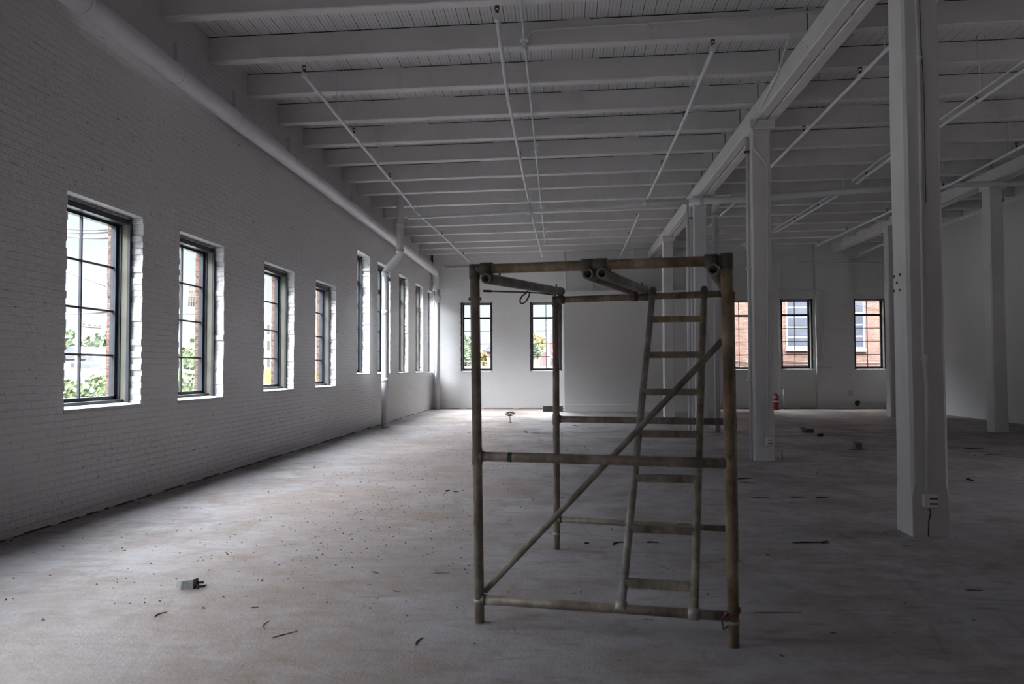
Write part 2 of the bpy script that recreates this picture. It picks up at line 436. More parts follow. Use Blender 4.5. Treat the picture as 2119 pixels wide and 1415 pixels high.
wl = brick_wall(YF-.37, YB + TH, LEDGE, WL + WLH, PL, seed=5).build('wall_left', M['brick_white']); struct(wl)
up = MB(); up.box((UPX, YF-.37, LEDGE-.01), (XL-TH, YB+TH, ZTOP)); o = up.build('wall_left_upper', M['brick_white']); struct(o)
o = brick_wall(YF-.37, YB+TH, ZTOP, [(a+.02, b-.0, c, d) for a, b, c, d, _ in WL+WLH], PL, jit=.008, dep=(.302, TH+.03), seed=9).build('wall_left_outer', M['brick_red']); struct(o)
wb = brick_wall(XL, XR+.2, ZTOP, WB, PB, jit=.006, seed=11).build('wall_back', M['brick_back']); struct(wb)
o = brick_wall(XL-TH-.03, XR+.2, ZTOP, [(a+.0, b-.0, c, d) for a, b, c, d in WB], PB, jit=.004, dep=(.302, TH+.03), seed=13).build('wall_back_outer', M['brick_red']); struct(o)
wr = MB()
RO = [(6.9, 8.0)]  # unseen opening added to brighten the right side of the room
q_ = [YF-.3] + [t for f_ in RO for t in f_] + [YB]
for a, b in zip(q_[0::2], q_[1::2]): wr.box((XR, a, 0), (XR+.2, b, ZTOP))
for a, b in RO: wr.box((XR, a, 0), (XR+.2, b, 1.0)); wr.box((XR, a, 4.0), (XR+.2, b, ZTOP))
struct(wr.build('wall_right', M['drywall']))
# unseen wall behind the camera, its opening added to bring in fill light
wf = MB()
FO = [(-3.2, -1.7)]
xs = [XL-.3] + [q for f_ in FO for q in f_] + [XR]
for a, b in zip(xs[0::2], xs[1::2]): wf.box((a, YF-.3, 0), (b, YF, ZTOP))
for a, b in FO: wf.box((a, YF-.3, 0), (b, YF, .9)); wf.box((a, YF-.3, 4.2), (b, YF, ZTOP))
struct(wf.build('wall_front', M['brick_red']))
fl = MB(); fl.box((XL-TH, YF-.3, -.3), (XR+.2, YB+TH, 0)); struct(fl.build('floor', M['floor']))

def zj(Y): return max(5.50 - .016*(Y-9.85), 5.29)      # underside of the joists at the left wall
TILT = .0172
JD, JW = .315, .165
ck = MB()
ys = [YF-.3, 4, 7, 9.85, 12, 15, 18, 21, 23.1, 24, YB+TH]
x0, x1 = XL-TH, XR+.2
for a, b in zip(ys, ys[1:]):
    za, zb = zj(a)+JD+.002, zj(b)+JD+.002
    z = lambda zz, x: zz + TILT*(x-XL)
    ck.hexa([(x0,a,z(za,x0)),(x1,a,z(za,x1)),(x1,b,z(zb,x1)),(x0,b,z(zb,x0)),(x0,a,z(za,x0)+.15),(x1,a,z(za,x1)+.15),(x1,b,z(zb,x1)+.15),(x0,b,z(zb,x0)+.15)])
struct(ck.build('ceiling', M['deck']))
ORD = ['first','second','third','fourth','fifth','sixth','seventh','eighth','ninth','tenth','eleventh','twelfth','thirteenth','fourteenth','fifteenth']

# ceiling joists: three bays per line
bays = [('left bay', UPX-.1, 3.09), ('middle bay between the girders', 3.11, 9.3), ('bay beyond the far girder', 9.32, XR)]
for bi, (bn, xa, xb) in enumerate(bays):
    n = 0
    for k in range(1, 16):
        Y = 9.85 + 1.245*(k-2)
        if bi == 2 and Y < 15.5: continue
        r = random.Random(k*7+bi); dz = r.uniform(-.012, .012)
        za, zb = zj(Y) + TILT*(xa-XL) + dz, zj(Y) + TILT*(xb-XL) + dz
        ta, tb = zj(Y) + TILT*(xa-XL) + JD, zj(Y) + TILT*(xb-XL) + JD
        c = .012; mb = MB()
        prof = [(0, 1), (0, c), (c, 0), (JW-c, 0), (JW, c), (JW, 1)]
        vs = []
        for X_, zz, tt in ((xa, za, ta), (xb, zb, tb)):
            for py_, pz_ in prof: vs.append((X_, Y+py_, tt+.01 if pz_ == 1 else zz+pz_))
        fs = [(i, (i+1) % 6, 6+(i+1) % 6, 6+i) for i in range(6)] + [tuple(range(5, -1, -1)), tuple(range(6, 12))]
        mb.add(vs, fs)
        o = mb.build('ceiling_joist', M['wood_white'])
        if k < 12:  # dark strips paint the unlit gap between joist top and deck
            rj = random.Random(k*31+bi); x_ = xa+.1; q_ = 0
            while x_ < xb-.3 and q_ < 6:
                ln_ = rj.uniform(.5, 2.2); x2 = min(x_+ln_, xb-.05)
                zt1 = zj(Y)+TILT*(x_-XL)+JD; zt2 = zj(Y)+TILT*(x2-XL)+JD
                MB().hexa([(x_,Y-.003,zt1-.009),(x2,Y-.003,zt2-.009),(x2,Y+.01,zt2-.009),(x_,Y+.01,zt1-.009),(x_,Y-.003,zt1),(x2,Y-.003,zt2),(x2,Y+.01,zt2),(x_,Y+.01,zt1)]).build('gap_shade', M['bore'], o)
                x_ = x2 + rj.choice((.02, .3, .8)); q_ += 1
        tag(o, f'white ceiling joist, {ORD[n]} from the camera in the {bn}', 'joist', 'ceiling joists of the ' + bn); n += 1

# girders
def girder(xa, xb, zb, zt, y0, y1, label):
    g = thing('girder', label, 'beam', (xa, y0, zb), 'timber girders under the joists')
    mid = (xa+xb)/2
    mb = MB(); mb.cbox((xa, y0, zb), (mid-.009, y1, zt), .014); mb.build('beam_half', M['wood_white'], g)
    mb = MB(); mb.cbox((mid+.009, y0, zb), (xb, y1, zt), .014); mb.build('beam_half', M['wood_white'], g)
    mb = MB(); yy = y0
    while yy < y1-.1:
        y2 = min(yy+1.0, y1); t1, t2 = [zj(q)+TILT*(mid-XL)+.004 for q in (yy, y2)]
        if min(t1, t2) > zt+.005: mb.hexa([(mid-.02,yy,zt-.01),(mid+.10,yy,zt-.01),(mid+.10,y2,zt-.01),(mid-.02,y2,zt-.01),(mid-.02,yy,t1),(mid+.10,yy,t1),(mid+.10,y2,t2),(mid-.02,y2,t2)])
        yy = y2
    if mb.v: mb.build('packing_strip', M['wood_white'], g)
    for i in range(int((y1-y0)/2.4)):
        for dz in (.07, .2):
            yy = y0+.6+i*2.4+(.15 if dz > .1 else 0)
            if yy > 6:
                b = MB(); b.tube([(xa-.012, yy, zb+dz), (xa+.02, yy, zb+dz)], .016, 8); b.build('bolt_head', M['wood_white'], g)
    for i in range(int((y1-y0)/.9)):
        if y0+i*.9 > 6.5: MB().box((mid-.012, y0+.2+i*.9, zb+.002), (mid+.012, y0+.32+i*.9, zb+.03)).build('gap_blocking', M['wood_white'], g)
    return g
G1 = girder(2.95, 3.28, 5.175, 5.455, YF, 26.98, 'heavy white twin-beam timber girder carried by the nearer row of columns')
G2 = girder(9.17, 9.50, 5.375, 5.635, 12.5, 26.98, 'white twin-beam timber girder on the far right row of columns')

# columns
def column(x, y, zt, label, s=.30, cap=True, bottom_wide=False):
    c = thing('timber_column', label, 'column', (x+s/2, y+s/2, 0), 'square white timber columns')
    mb = MB()
    ch, h0, h1 = .026, .32, zt-.14
    # chamfered shaft with square foot
    def ring(z, cc, e=0.0):
        a, b = x-e, x+s+e; d, f = y-e, y+s+e
        return [(a+cc,d,z),(b-cc,d,z),(b,d+cc,z),(b,f-cc,z),(b-cc,f,z),(a+cc,f,z),(a,f-cc,z),(a,d+cc,z)]
    rr = random.Random(int(x*10+y*3)); nseg = 10
    rings = [ring(0, .004)]
    rings.append(ring(h0, .004)); rings.append(ring(h0+.12, ch))
    for i in range(1, nseg): 
        z_ = h0+.12 + (zt-.14-h0-.12)*i/nseg
        rings.append([(px+rr.uniform(-.003,.003), py+rr.uniform(-.003,.003), z_) for px, py, _ in ring(0, ch)])
    rings.append(ring(zt-.14, ch))
    vs = [p for r_ in rings for p in r_]; fs = []
    for i in range(len(rings)-1):
        for k in range(8): fs.append((i*8+k, i*8+(k+1) % 8, (i+1)*8+(k+1) % 8, (i+1)*8+k))
    fs += [tuple(range(7, -1, -1)), tuple((len(rings)-1)*8+k for k in range(8))]
    mb.add(vs, fs); mb.build('shaft', M['wood_white'], c)
    mb = MB(); mb.cbox((x-.02, y-.06, zt-.145), (x+s+.06, y+s+.06, zt), .01); mb.build('cap_block', M['wood_white'], c)
    return c
names1 = ['nearest', 'second nearest', 'third', 'farthest']
CY = [6.64, 11.92, 17.15, 22.35]
cols = []
cl = ['closest and largest white timber column, right of the scaffold',
      'white timber column with bent conduit, just right of the scaffold frame',
      'white timber column seen behind the scaffold ladder, pipes on its left face',
      'farthest slim white column of the scaffold row, behind the ladder']
for Y, l in zip(CY, cl): cols.append(column(2.87, Y, 5.18, l))
c5 = column(9.17, 17.2, 5.38, 'white timber column near the right edge, in front of right wall')
c6 = column(9.12, 22.3, 5.38, 'thin distant white column peeping out left of the closest column')

# crack in nearest column and nail holes
def crack(pts, wdt, parent, name='crack'):
    mb = MB()
    for a, b in zip(pts, pts[1:]):
        mb.tube([a, b], wdt, 5)
    return mb.build(name, M['plastic_dark'], parent)
y_ = 6.64
crack([at(1924, 1052, Y=y_), at(1925.5, 1062, Y=y_), at(1922, 1078, Y=y_), at(1921, 1110, Y=y_)], .006, cols[0])
for (px, py) in [(1851,572),(1863,568),(1857,585),(1851,602),(1863,600)]:
    p = at(px, py, X=2.871); b = MB(); b.tube([(2.862, p.y, p.z), (2.88, p.y, p.z)], .012, 8); b.build('bolt_hole', M['bracket'], cols[0])

# ---------------------------------------------------------------- windows
def win(idx, P, u0, u1, z0, z1, style, fr=.11, hidden=False):
    wn = empty(f'window_{idx}', P((u0+u1)/2, .12, z0)); struct(wn)
    def bx(mb, a, b): mb.box(P(*a), P(*b)); return mb
    d0, d1, dg = fr, .32, .285
    fw = .045 if fr > .05 else .06; top = .085 if style == 'low' else .05; bot = .05
    f = MB()
    for (a, b, c, d) in ((u0-.02, u0+fw, z0, z1), (u1-fw, u1+.02, z0, z1)):
        bx(f, (a, d0, c), (b, d0+.03, d)); bx(f, (a, d1-.10, c), (b, d1, d))
    bx(f, (u0, d0+.02, z1-top), (u1, d1, z1-.02)); bx(f, (u0, d0+.06, z0+.0), (u1, d1, z0+bot))
    f.build('outer_frame', M['frame_dark'], wn)
    o = MB()
    for a, b in ((u0-.02, u0+fw-.012), (u1-fw+.012, u1+.02)):
        bx(o, (a, d0+.03, z0), (b, d1-.10, z1))
    o.build('jamb_liner', M['frame_olive'], wn)
    if style == 'low':
        k = MB(); bx(k, (u0+.02, d0-.01, z1-.03), (u1-.05, d0+.14, z1+.004)); k.build('lintel_plate', M['caulk'], wn)
    s = MB(); s.hexa([P(u0-.01,-.012,z0-.03), P(u1+.01,-.012,z0-.03), P(u1+.01,.3,z0-.03), P(u0-.01,.3,z0-.03),
                      P(u0-.01,-.012,z0+.002), P(u1+.01,-.012,z0+.002), P(u1+.01,.3,z0+.03), P(u0-.01,.3,z0+.03)])
    s.build('window_sill', M['sill'], wn)
    # sash
    sw = .04; a0, a1, c0, c1 = u0+fw, u1-fw, z0+bot, z1-top
    sh = MB()
    bx(sh, (a0, dg-.03, c0), (a0+sw, dg+.03, c1)); bx(sh, (a1-sw, dg-.03, c0), (a1, dg+.03, c1))
    bx(sh, (a0, dg-.03, c0), (a1, dg+.03, c0+sw)); bx(sh, (a0, dg-.03, c1-sw*.7), (a1, dg+.03, c1))
    sh.build('sash', M['frame_dark'], wn)
    g = MB(); bx(g, (a0, dg-.002, c0), (a1, dg+.002, c1)); g.build('pane', M['glass'], wn)
    mw = .011; mid = (a0+a1)/2
    m_ = MB(); bx(m_, (mid-mw, dg-.012, c0), (mid+mw, dg+.012, c1)); m_.build('muntin', M['frame_dark'], wn)
    if style == 'low':
        hs = [c0+(c1-c0)*i/4 for i in (1, 2, 3)]
    else:
        zt = z0 + (z1-z0)*.775
        t = MB(); bx(t, (a0, dg-.04, zt-.035), (a1, dg+.03, zt+.035)); t.build('transom_bar', M['frame_dark'], wn)
        hs = [c0+(zt-c0)*i/4 for i in (1, 2, 3)]
    for h in hs:
        m_ = MB(); bx(m_, (a0, dg-.013, h-mw), (a1, dg+.013, h+mw)); m_.build('muntin', M['frame_dark'], wn)
    # daylight sampling portal at the opening (guides sky light, gives none itself)
    l = bpy.data.lights.new('portal', 'AREA'); l.shape = 'RECTANGLE'
    lo = bpy.data.objects.new('portal', l); C.objects.link(lo)
    l.cycles.is_portal = True
    ctr = Vector(P((u0+u1)/2, d1+.12, (z0+z1)/2)); inn = Vector(P((u0+u1)/2, -1, (z0+z1)/2)) - ctr
    zax = -inn.normalized(); yax = Vector((0, 0, 1)); xax = yax.cross(zax)
    lo.matrix_world = Matrix.Translation(ctr) @ Matrix((xax, yax, zax)).transposed().to_4x4()
    l.size = (u1-u0)+.1; l.size_y = (z1-z0)+.1
    return wn
wi = 1
for i, (a, b, c, d, st) in enumerate(WL): win(wi, PL, a, b, c, d, st, fr=.12 if st == 'low' else (.18 if i == 4 else .12)); wi += 1
for a, b, c, d in WB: win(wi, PB, a, b, c, d, 'tall', fr=.03); wi += 1
for (a, b, c, d, st) in WLH: win(wi, PL, a, b, c, d, st, fr=.12); wi += 1
for a, b in FO:
    l = bpy.data.lights.new('portal', 'AREA'); l.shape = 'RECTANGLE'; l.cycles.is_portal = True
    lo = bpy.data.objects.new('portal', l); C.objects.link(lo); l.size = b-a; l.size_y = 3.3
    lo.location = ((a+b)/2, YF-.35, 2.55); lo.rotation_euler = (math.radians(90), 0, math.radians(0))
    lo.matrix_world = Matrix.Translation(((a+b)/2, YF-.35, 2.55)) @ Matrix(((-1,0,0),(0,0,1),(0,-1,0))).transposed().to_4x4()

for a, b in RO:
    l = bpy.data.lights.new('portal', 'AREA'); l.shape = 'RECTANGLE'; l.cycles.is_portal = True
    lo = bpy.data.objects.new('portal', l); C.objects.link(lo); l.size = b-a; l.size_y = 3.0
    lo.matrix_world = Matrix.Translation((XR+.25, (a+b)/2, 2.5)) @ Matrix(((0,1,0),(0,0,1),(1,0,0))).transposed().to_4x4()

# pilasters, partition and bits of the back wall
for i, (a, b) in enumerate([(2.45, 3.65), (8.62, 9.86)]):
    mb = MB(); mb.box((a, YB-.11, 0), (b, YB+.01, ZTOP-.6)); struct(mb.build(f'trim_{i+1}', M['brick_back']))
pt = MB(); pt.box((.03, 25.05, 0), (4.95, YB-.001, 3.78)); struct(pt.build('wall_partition', M['drywall']))
pc = MB(); pc.cbox((-.02, 24.99, 3.78), (5.0, YB-.001, 3.90), .01); struct(pc.build('trim_3', M['wood_white']))
bb = MB(); bb.cbox((.02, 25.02, 0), (4.97, 25.06, .24), .01); struct(bb.build('baseboard_back', M['drywall']))

# ---------------------------------------------------------------- floor joints
jt = MB()
def joint(pa, pb, wdt=.012):
    a = at(*pa, Z=0); b = at(*pb, Z=0); d = (b-a); n_ = Vector((-d.y, d.x, 0)).normalized()*wdt/2
    jt.add([(a-n_)+Vector((0,0,.002)), (b-n_)+Vector((0,0,.002)), (b+n_)+Vector((0,0,.002)), (a+n_)+Vector((0,0,.002))], [(0,1,2,3)])
for X0, X1, Y_ in ((XL, 2.8, 20.25), (.0, 11.1, 17.05), (-1.9, -.05, 17.0), (3.3, 11.1, 21.2)):
    jt.add([(X0, Y_-.05, .002), (X1, Y_-.05, .002), (X1, Y_+.05, .002), (X0, Y_+.05, .002)], [(0,1,2,3)])
jt.add([(-.05, 14.6, .002), (-.03, 14.6, .002), (-.03, 17.05, .002), (-.05, 17.05, .002)], [(0,1,2,3)])
jt.add([(-.05, 20.3, .002), (-.035, 20.3, .002), (-.035, 25, .002), (-.05, 25, .002)], [(0,1,2,3)])
struct(jt.build('trim_4', M['plastic_dark']))
# dark broken mortar line along the foot of the left wall
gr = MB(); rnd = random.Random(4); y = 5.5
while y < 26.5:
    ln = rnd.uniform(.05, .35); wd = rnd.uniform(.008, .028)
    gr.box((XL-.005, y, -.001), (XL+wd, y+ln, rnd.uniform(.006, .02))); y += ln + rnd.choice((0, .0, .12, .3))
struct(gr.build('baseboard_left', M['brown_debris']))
gr = MB(); x = -4
while x < 11:
    ln = rnd.uniform(.1, .5)
    if not (-.1 < x < 5.0) : gr.box((x, YB-rnd.uniform(.012,.03), -.001), (x+ln, YB+.005, .02))
    x += ln + rnd.choice((0, 0, .2))
struct(gr.build('baseboard_back_gap', M['brown_debris']))

# ---------------------------------------------------------------- scaffold
FL, FR_, BL, BR = Vector((-.47, 4.30, 0)), Vector((.845, 4.00, 0)), Vector((-.06, 6.05, 0)), Vector((1.235, 5.76, 0))
scf = thing('scaffold_frame', 'weathered brown steel tube scaffold frame standing on the concrete floor', 'scaffold', (.4, 5.0, 0))
R = .027
HP = 1.985
def lerp(a, b, t): return a + (b-a)*t
def up_(p, z): return Vector((p.x, p.y, z))
topF = {0: at(982, 548, Y=FL.y), 1: at(1503, 524, Y=FR_.y), 2: at(1149, 614, Y=BL.y), 3: at(1513, 604, Y=BR.y)}
posts = [(FL, at(982, 549, Y=FL.y), M['scaf'], R), (FR_, at(1503, 526, Y=FR_.y), M['scaf_rust'], .029), (BL, at(1150, 614, Y=BL.y), M['scaf'], .026), (BR, at(1512, 605, Y=BR.y), M['scaf_rust'], .026)]
PT = []
for b, t, m, r in posts:
    a = b.copy(); PT.append((a, t))
    mb = MB(); mb.tube([a + Vector((0,0,.0)), lerp(a, t, .35), lerp(a, t, .7), t], r, 20); p = mb.build('post', m, scf)
    k = MB(); d = (t-a).normalized(); k.tube([t-d*.075, t+d*.004], r+.004, 20); k.build('post_cap', M['scaf_cap'], p)
    k = MB(); k.tube([a, a+d*.11], r-.004, 16); k.tube([a+d*.11, a+d*.13], r+.004, 16)
    k.build('foot', M['scaf_grey'], p)
def onpost(i, z):
    a, t = PT[i]; return a + (t-a)*(z/(t.z-a.z))
def rail(name, a, b, r, m, parent=scf, weld=True):
    mb = MB(); mb.tube([a, lerp(a, b, .33), lerp(a, b, .66), b], r, 18)
    o = mb.build(name, m, parent)
    if weld:
        d = (b-a).normalized()
        for p_ in (a, b):
            s_ = 1 if p_ is a else -1
            k = MB(); k.tube([p_+d*s_*.02, p_+d*s_*.04], r+.003, 16); k.build('weld_collar', M['scaf_cap'], o)
    return o
# front frame
fa, fb = onpost(0, 1.957), onpost(1, 1.948)
rail('top_rail', fa, fb, .027, M['scaf_rust'])
ma, mbb = onpost(0, .913), onpost(1, .916)
mr = rail('middle_rail', ma, mbb, .0265, M['scaf'])
g = MB(); q = at(1068, 948, Y=4.21-.03); 
def spot(c, r, mat, name, parent, n=14):
    k = MB(); c = Vector(c); vs = [c + Vector((0, -.0, 0))]
    d = (mbb-ma).normalized()
    k.tube([c - d*r, c + d*r], .0272, 18, cap=False); return k.build(name, mat, parent)
spot(lerp(ma, mbb, .143), .013, M['green_paint'], 'paint_band', mr)
la, lb = onpost(0, .125), onpost(1, .15)
lr = rail('bottom_rail', la, lb, .025, M['scaf'])
rail('diagonal_brace', onpost(0, .165)+Vector((.03,.02,0)), onpost(1, 1.54)+Vector((-.02,.035,0)), .0165, M['scaf'], weld=False)
# rear frame
ra, rb = onpost(2, 1.935), onpost(3, 1.945)
rail('top_rail', ra, rb, .025, M['scaf_rust'])
rail('middle_rail', onpost(2, 1.005), onpost(3, 1.005), .025, M['scaf'])
rail('bottom_rail', onpost(2, .232), onpost(3, .228), .0235, M['scaf'])
# bearer tubes lying from front rail to rear rail, open at the front
def bearer(px0, py0, px1, py1, m, ext=.0):
    a = at(px0, py0, Y=FL.y - .06 - (px0-993)/522*.3); b = at(px1, py1, Y=BL.y + .0 - (px1-1153)/362*.29 + .02)
    o = MB(); o.pipe_open(a, b, .030, .0205, 22)
    pb = o.build('bearer_tube', m, scf)
    d = (b-a).normalized()
    k = MB(); k.tube([a+d*.10, a+d*.115], .0203, 16); k.build('bore_plug', M['bore'], pb)
    k = MB(); k.tube([b-d*.03, b+d*.006], [.034, .034], 16); k.tube([b+d*.006, b+d*.022, b+d*.028], [.034, .026, .008], 16); k.build('end_cap', M['scaf_cap'], pb)
    # hooks: couplers that grip the front and rear rails
    t = (a.x-fa.x)/(fb.x-fa.x); c = lerp(fa, fb, t); dd = (fb-fa).normalized()
    k = MB(); k.tube([c-dd*.033, c+dd*.033], .036, 20); k.tube([c, Vector((a.x, a.y+.05, a.z))], .022, 10); k.build('front_coupler', M['scaf_cap'], pb)
    t = (b.x-ra.x)/(rb.x-ra.x); c = lerp(ra, rb, t); dd = (rb-ra).normalized()
    k = MB(); k.tube([c-dd*.03, c+dd*.03], .032, 20); k.tube([c, b], .02, 10); k.build('rear_coupler', M['scaf_cap'], pb)
    for s_ in (.14, .92):
        p = lerp(a, b, s_); k = MB(); k.tube([p+Vector((0,0,.027)), p+Vector((0,0,.05))], .006, 8); k.build('pin', M['bracket'], pb)
bearer(1005, 576, 1160, 603, M['scaf_grey'])
bearer(1216, 567, 1312, 604, M['scaf'])
bearer(1245, 565.5, 1334, 600.5, M['scaf_grey'])
bearer(1476, 557, 1500, 602, M['scaf'])
# small clamp ring on front-left post, pale knob on front-right post
p = onpost(0, 1.79); k = MB(); k.box((p.x-.036, p.y-.012, p.z-.008), (p.x+.036, p.y+.012, p.z+.008)); k.build('locking_pin', M['scaf_cap'], scf)
p = onpost(1, .952); k = MB(); k.tube([p+Vector((-.008,-.026,0)), p+Vector((-.008,-.036,0)), p+Vector((-.008,-.040,0))], [.011,.010,.004], 12); k.build('pale_knob', M['concrete_pale'], scf)
for z in (.913, ):
    for i in (0, 1):
        p = onpost(i, z); k = MB(); k.tube([p-Vector((0,0,.045)), p+Vector((0,0,.045))], posts[i][3]+.003, 18); k.build('post_sleeve', posts[i][2], scf)
for i, z in ((2, 1.005), (3, 1.0)):
    p = onpost(i, z); k = MB(); k.tube([p-Vector((0,0,.04)), p+Vector((0,0,.04))], posts[i][3]+.004, 18); k.build('post_sleeve', M['scaf'], scf)
# wire lashing at foot of front-right post
k = MB(); b0 = onpost(1, .17)
k.tube([b0+Vector((.034*math.cos(t_), .034*math.sin(t_), -.02+.012*t_/6.28+.02*math.cos(t_))) for t_ in [i*.5 for i in range(34)]], .0045, 6)
k.tube([b0+Vector((-.03,-.02,.0)), b0+Vector((-.062,-.03,-.03)), b0+Vector((-.055,-.03,-.075)), b0+Vector((-.03,-.03,-.06))], .006, 6)
k.build('wire_lashing', M['rope'], scf)

# ladder leaning inside the scaffold
ld = thing('ladder', 'narrow weathered steel ladder leaning inside the scaffold frame', 'ladder', tuple(at(1360, 1272, Y=4.1)))
def Yr(px): return 4.30 - (px-993)/522*.30
Lb, Rb = at(1286, 1256, Y=Yr(1286)+.0), at(1436, 1270, Y=Yr(1436)+.0)
Lt, Rt = at(1351, 602, Y=5.93-(1351-1153)/362*.29), at(1457, 600, Y=5.97-(1457-1153)/362*.29)
def bow(a, b, k_):
    return [a, lerp(a, b, .25), lerp(a, b, .5), lerp(a, b, .75), b]
for (a, b) in ((Lb, Lt), (Rb, Rt)):
    mb = MB(); d = (b-a).normalized(); mb.tube(bow(a, b, 0), .0225, 18); st = mb.build('stile', M['scaf_grey'] if a is Lb else M['scaf'], ld)
    k = MB(); k.tube([b-d*.06, b-d*.0, b+d*.02, b+d*.03], [.027, .027, .024, .010], 16); k.build('stile_cap', M['scaf_cap'], st)
    k = MB(); dd = (lb-la).normalized()
    k.tube([a-dd*.028, a+dd*.028], .031, 16); k.build('hook_clamp', M['scaf_grey'], st)
for py in (661, 734.5, 810.6, 896.4, 988, 1092, 1205):
    def hit(a, b):
        lo_, hi = 0.0, 1.0
        for _ in range(30):
            md = (lo_+hi)/2; p = lerp(a, b, md); v = p-Vector((0,0,EYE)); yy = R1.dot(v)/R2.dot(v)*F+IH/2
            if yy > py: lo_ = md
            else: hi = md
        return lerp(a, b, lo_)
    a = hit(Lb, Lt); b = hit(Rb, Rt); b.z = a.z
    d = (b-a).normalized(); side = Vector((d.y, -d.x, 0))  # towards the camera
    # flat-topped channel rung
    w_, h_ = .026, .021; mb = MB(); ps = []
    for p_ in (a, b):
        for (s1, s2) in ((-1,-1),(1,-1),(1,1),(-1,1)): ps.append(p_ + side*w_*s1 + Vector((0,0,h_*s2)))
    mb.hexa([ps[0], ps[4], ps[5], ps[1], ps[3], ps[7], ps[6], ps[2]])
    rg = mb.build('rung', M['scaf'] if py > 700 else M['scaf_rust'], ld)
# cable hanging from rear-left corner
cb = MB(); pts = []
for px, py, Y_ in ((1150, 611, 6.0), (1120, 606.5, 5.97), (1085, 604.5, 5.9), (1040, 603.5, 5.85), (1003, 602, 5.8)): pts.append(at(px, py, Y=Y_))
cb.tube(pts, .0055, 8)
cb.tube([at(1000, 602, Y=5.8), at(1017, 602.5, Y=5.82)], .009, 8)
lp = [at(px, py, Y=5.9) for px, py in ((1092,602),(1089,606),(1080,613),(1076,621),(1077,627),(1082,628),(1088,624),(1094,614),(1096,607),(1092,603))]
cb.tube(lp, .006, 8)
tag(cb.build('steel_cable', M['cable']), 'thin black cable with a loop sticking out from the scaffold rear corner', 'cable')

# ---------------------------------------------------------------- pipes
def clamp_ring(p, d, r, parent, name='coupling', w_=.035, m=None):
    k = MB(); d = Vector(d).normalized(); k.tube([Vector(p)-d*w_, Vector(p)+d*w_], r, 22); return k.build(name, m or M['pipe_white'], parent)
# big horizontal pipe
zp = 4.80; xp = -4.42; rp_ = .115
bp = thing('drain_pipe', 'large white horizontal pipe along the left brick wall above the windows', 'pipe', (xp, 4, zp))
mb = MB(); mb.tube([(xp, 4.0, zp), (xp, 12, zp-.01), (xp, 20, zp-.03), (xp, 26.35, zp-.05)] + arc((xp, 26.35, zp-.05-.25), .25, 90, 0, (0,1,0), (0,0,1), 8)[1:] + [(xp, 26.6, 4.1)], rp_, 24)
mb.build('pipe_run', M['pipe_white'], bp)
for px in (200, 388, 506, 616, 662, 742, 766, 878):
    Y_ = None
    lo_, hi = 5.0, 27.0
    for _ in range(30):
        md = (lo_+hi)/2; v = Vector((xp+.08, md, zp-.03))-Vector((0,0,EYE)); xx = R0.dot(v)/R2.dot(v)*F+IW/2
        if xx < px: lo_ = md
        else: hi = md
    clamp_ring((xp, lo_-.1, zp-.03*(lo_-12)/10 if lo_ > 12 else zp-.005), (0,1,0), rp_+.005, bp, w_=.022)
    hs = MB(); zt_ = zj(lo_)+.02
    if px in (388, 506, 616, 742, 878, 200):
        hs.box((xp-.13, lo_+.02, zp+.09), (xp+.02, lo_+.06, zp+.115)); hs.box((xp-.10, lo_+.02, zp+.1), (xp-.06, lo_+.06, zp+.42)); hs.build('hanger', M['wood_white'], bp)
# its fall pipe in the back corner
xs_, ys_ = -4.42, 26.60
vp_ = thing('corner_pipe', 'white vertical pipe in the far left corner below the long pipe', 'pipe', (xs_, ys_, 0))
mb = MB(); mb.tube([(-4.36, 26.6, 4.15), (-4.36, 26.6, 0)], .09, 20); mb.build('pipe_run', M['pipe_white'], vp_)
mb = MB(); mb.tube([(-4.36, 26.6, 3.95), (-4.36, 26.6, 3.7)], .115, 20); mb.tube([(-4.36, 26.5, 3.83), (-4.36, 26.42, 3.83)], .1, 18); mb.build('cleanout_fitting', M['pipe_white'], vp_)
t2 = tag(MB().tube([(-4.53, 26.9, 4.7), (-4.53, 26.9, 0)], .045, 14).build('conduit_riser', M['pipe_white']), 'thin grey-white riser behind the corner pipe at the far left', 'pipe')
MB().tube([(-4.53, 26.9, 3.25), (-4.36, 26.65, 3.25)], .03, 10).build('bracket_arm', M['pipe_white'], t2)
# offset downpipe
Yd = 18.25
dp = thing('downpipe', 'white downpipe with an offset bend standing against the left wall', 'pipe', (-4.28, Yd, 0))
xu, xd = at(828, 480, Y=Yd).x, at(797, 700, Y=Yd).x
zc1, zc2 = at(828, 522, Y=Yd).z, at(803, 556, Y=Yd).z
mb = MB(); mb.tube([(xu, Yd, 5.655), (xu, Yd, zc1), (xu-.03, Yd, zc1-.10), (xd+.08, Yd, zc2+.04), (xd, Yd, zc2-.10), (xd, Yd, 2.2), (xd, Yd, 1.3), (xd, Yd, 0)], [.085]*8, 24); mb.build('pipe_run', M['pipe_white'], dp)
for z in (at(828, 465, Y=Yd).z, zc1+.02): clamp_ring((xu, Yd, z), (0,0,1), .095, dp, w_=.045)
for z in (zc2-.12, at(795, 647, Y=Yd).z, at(793, 786, Y=Yd).z): clamp_ring((xd, Yd, z), (0,0,1), .094, dp, w_=.05)
k = MB(); k.box((xd+.06, Yd-.06, zc2-.3), (xd+.12, Yd+.02, zc2-.22)); k.build('strap', M['bracket'], dp)

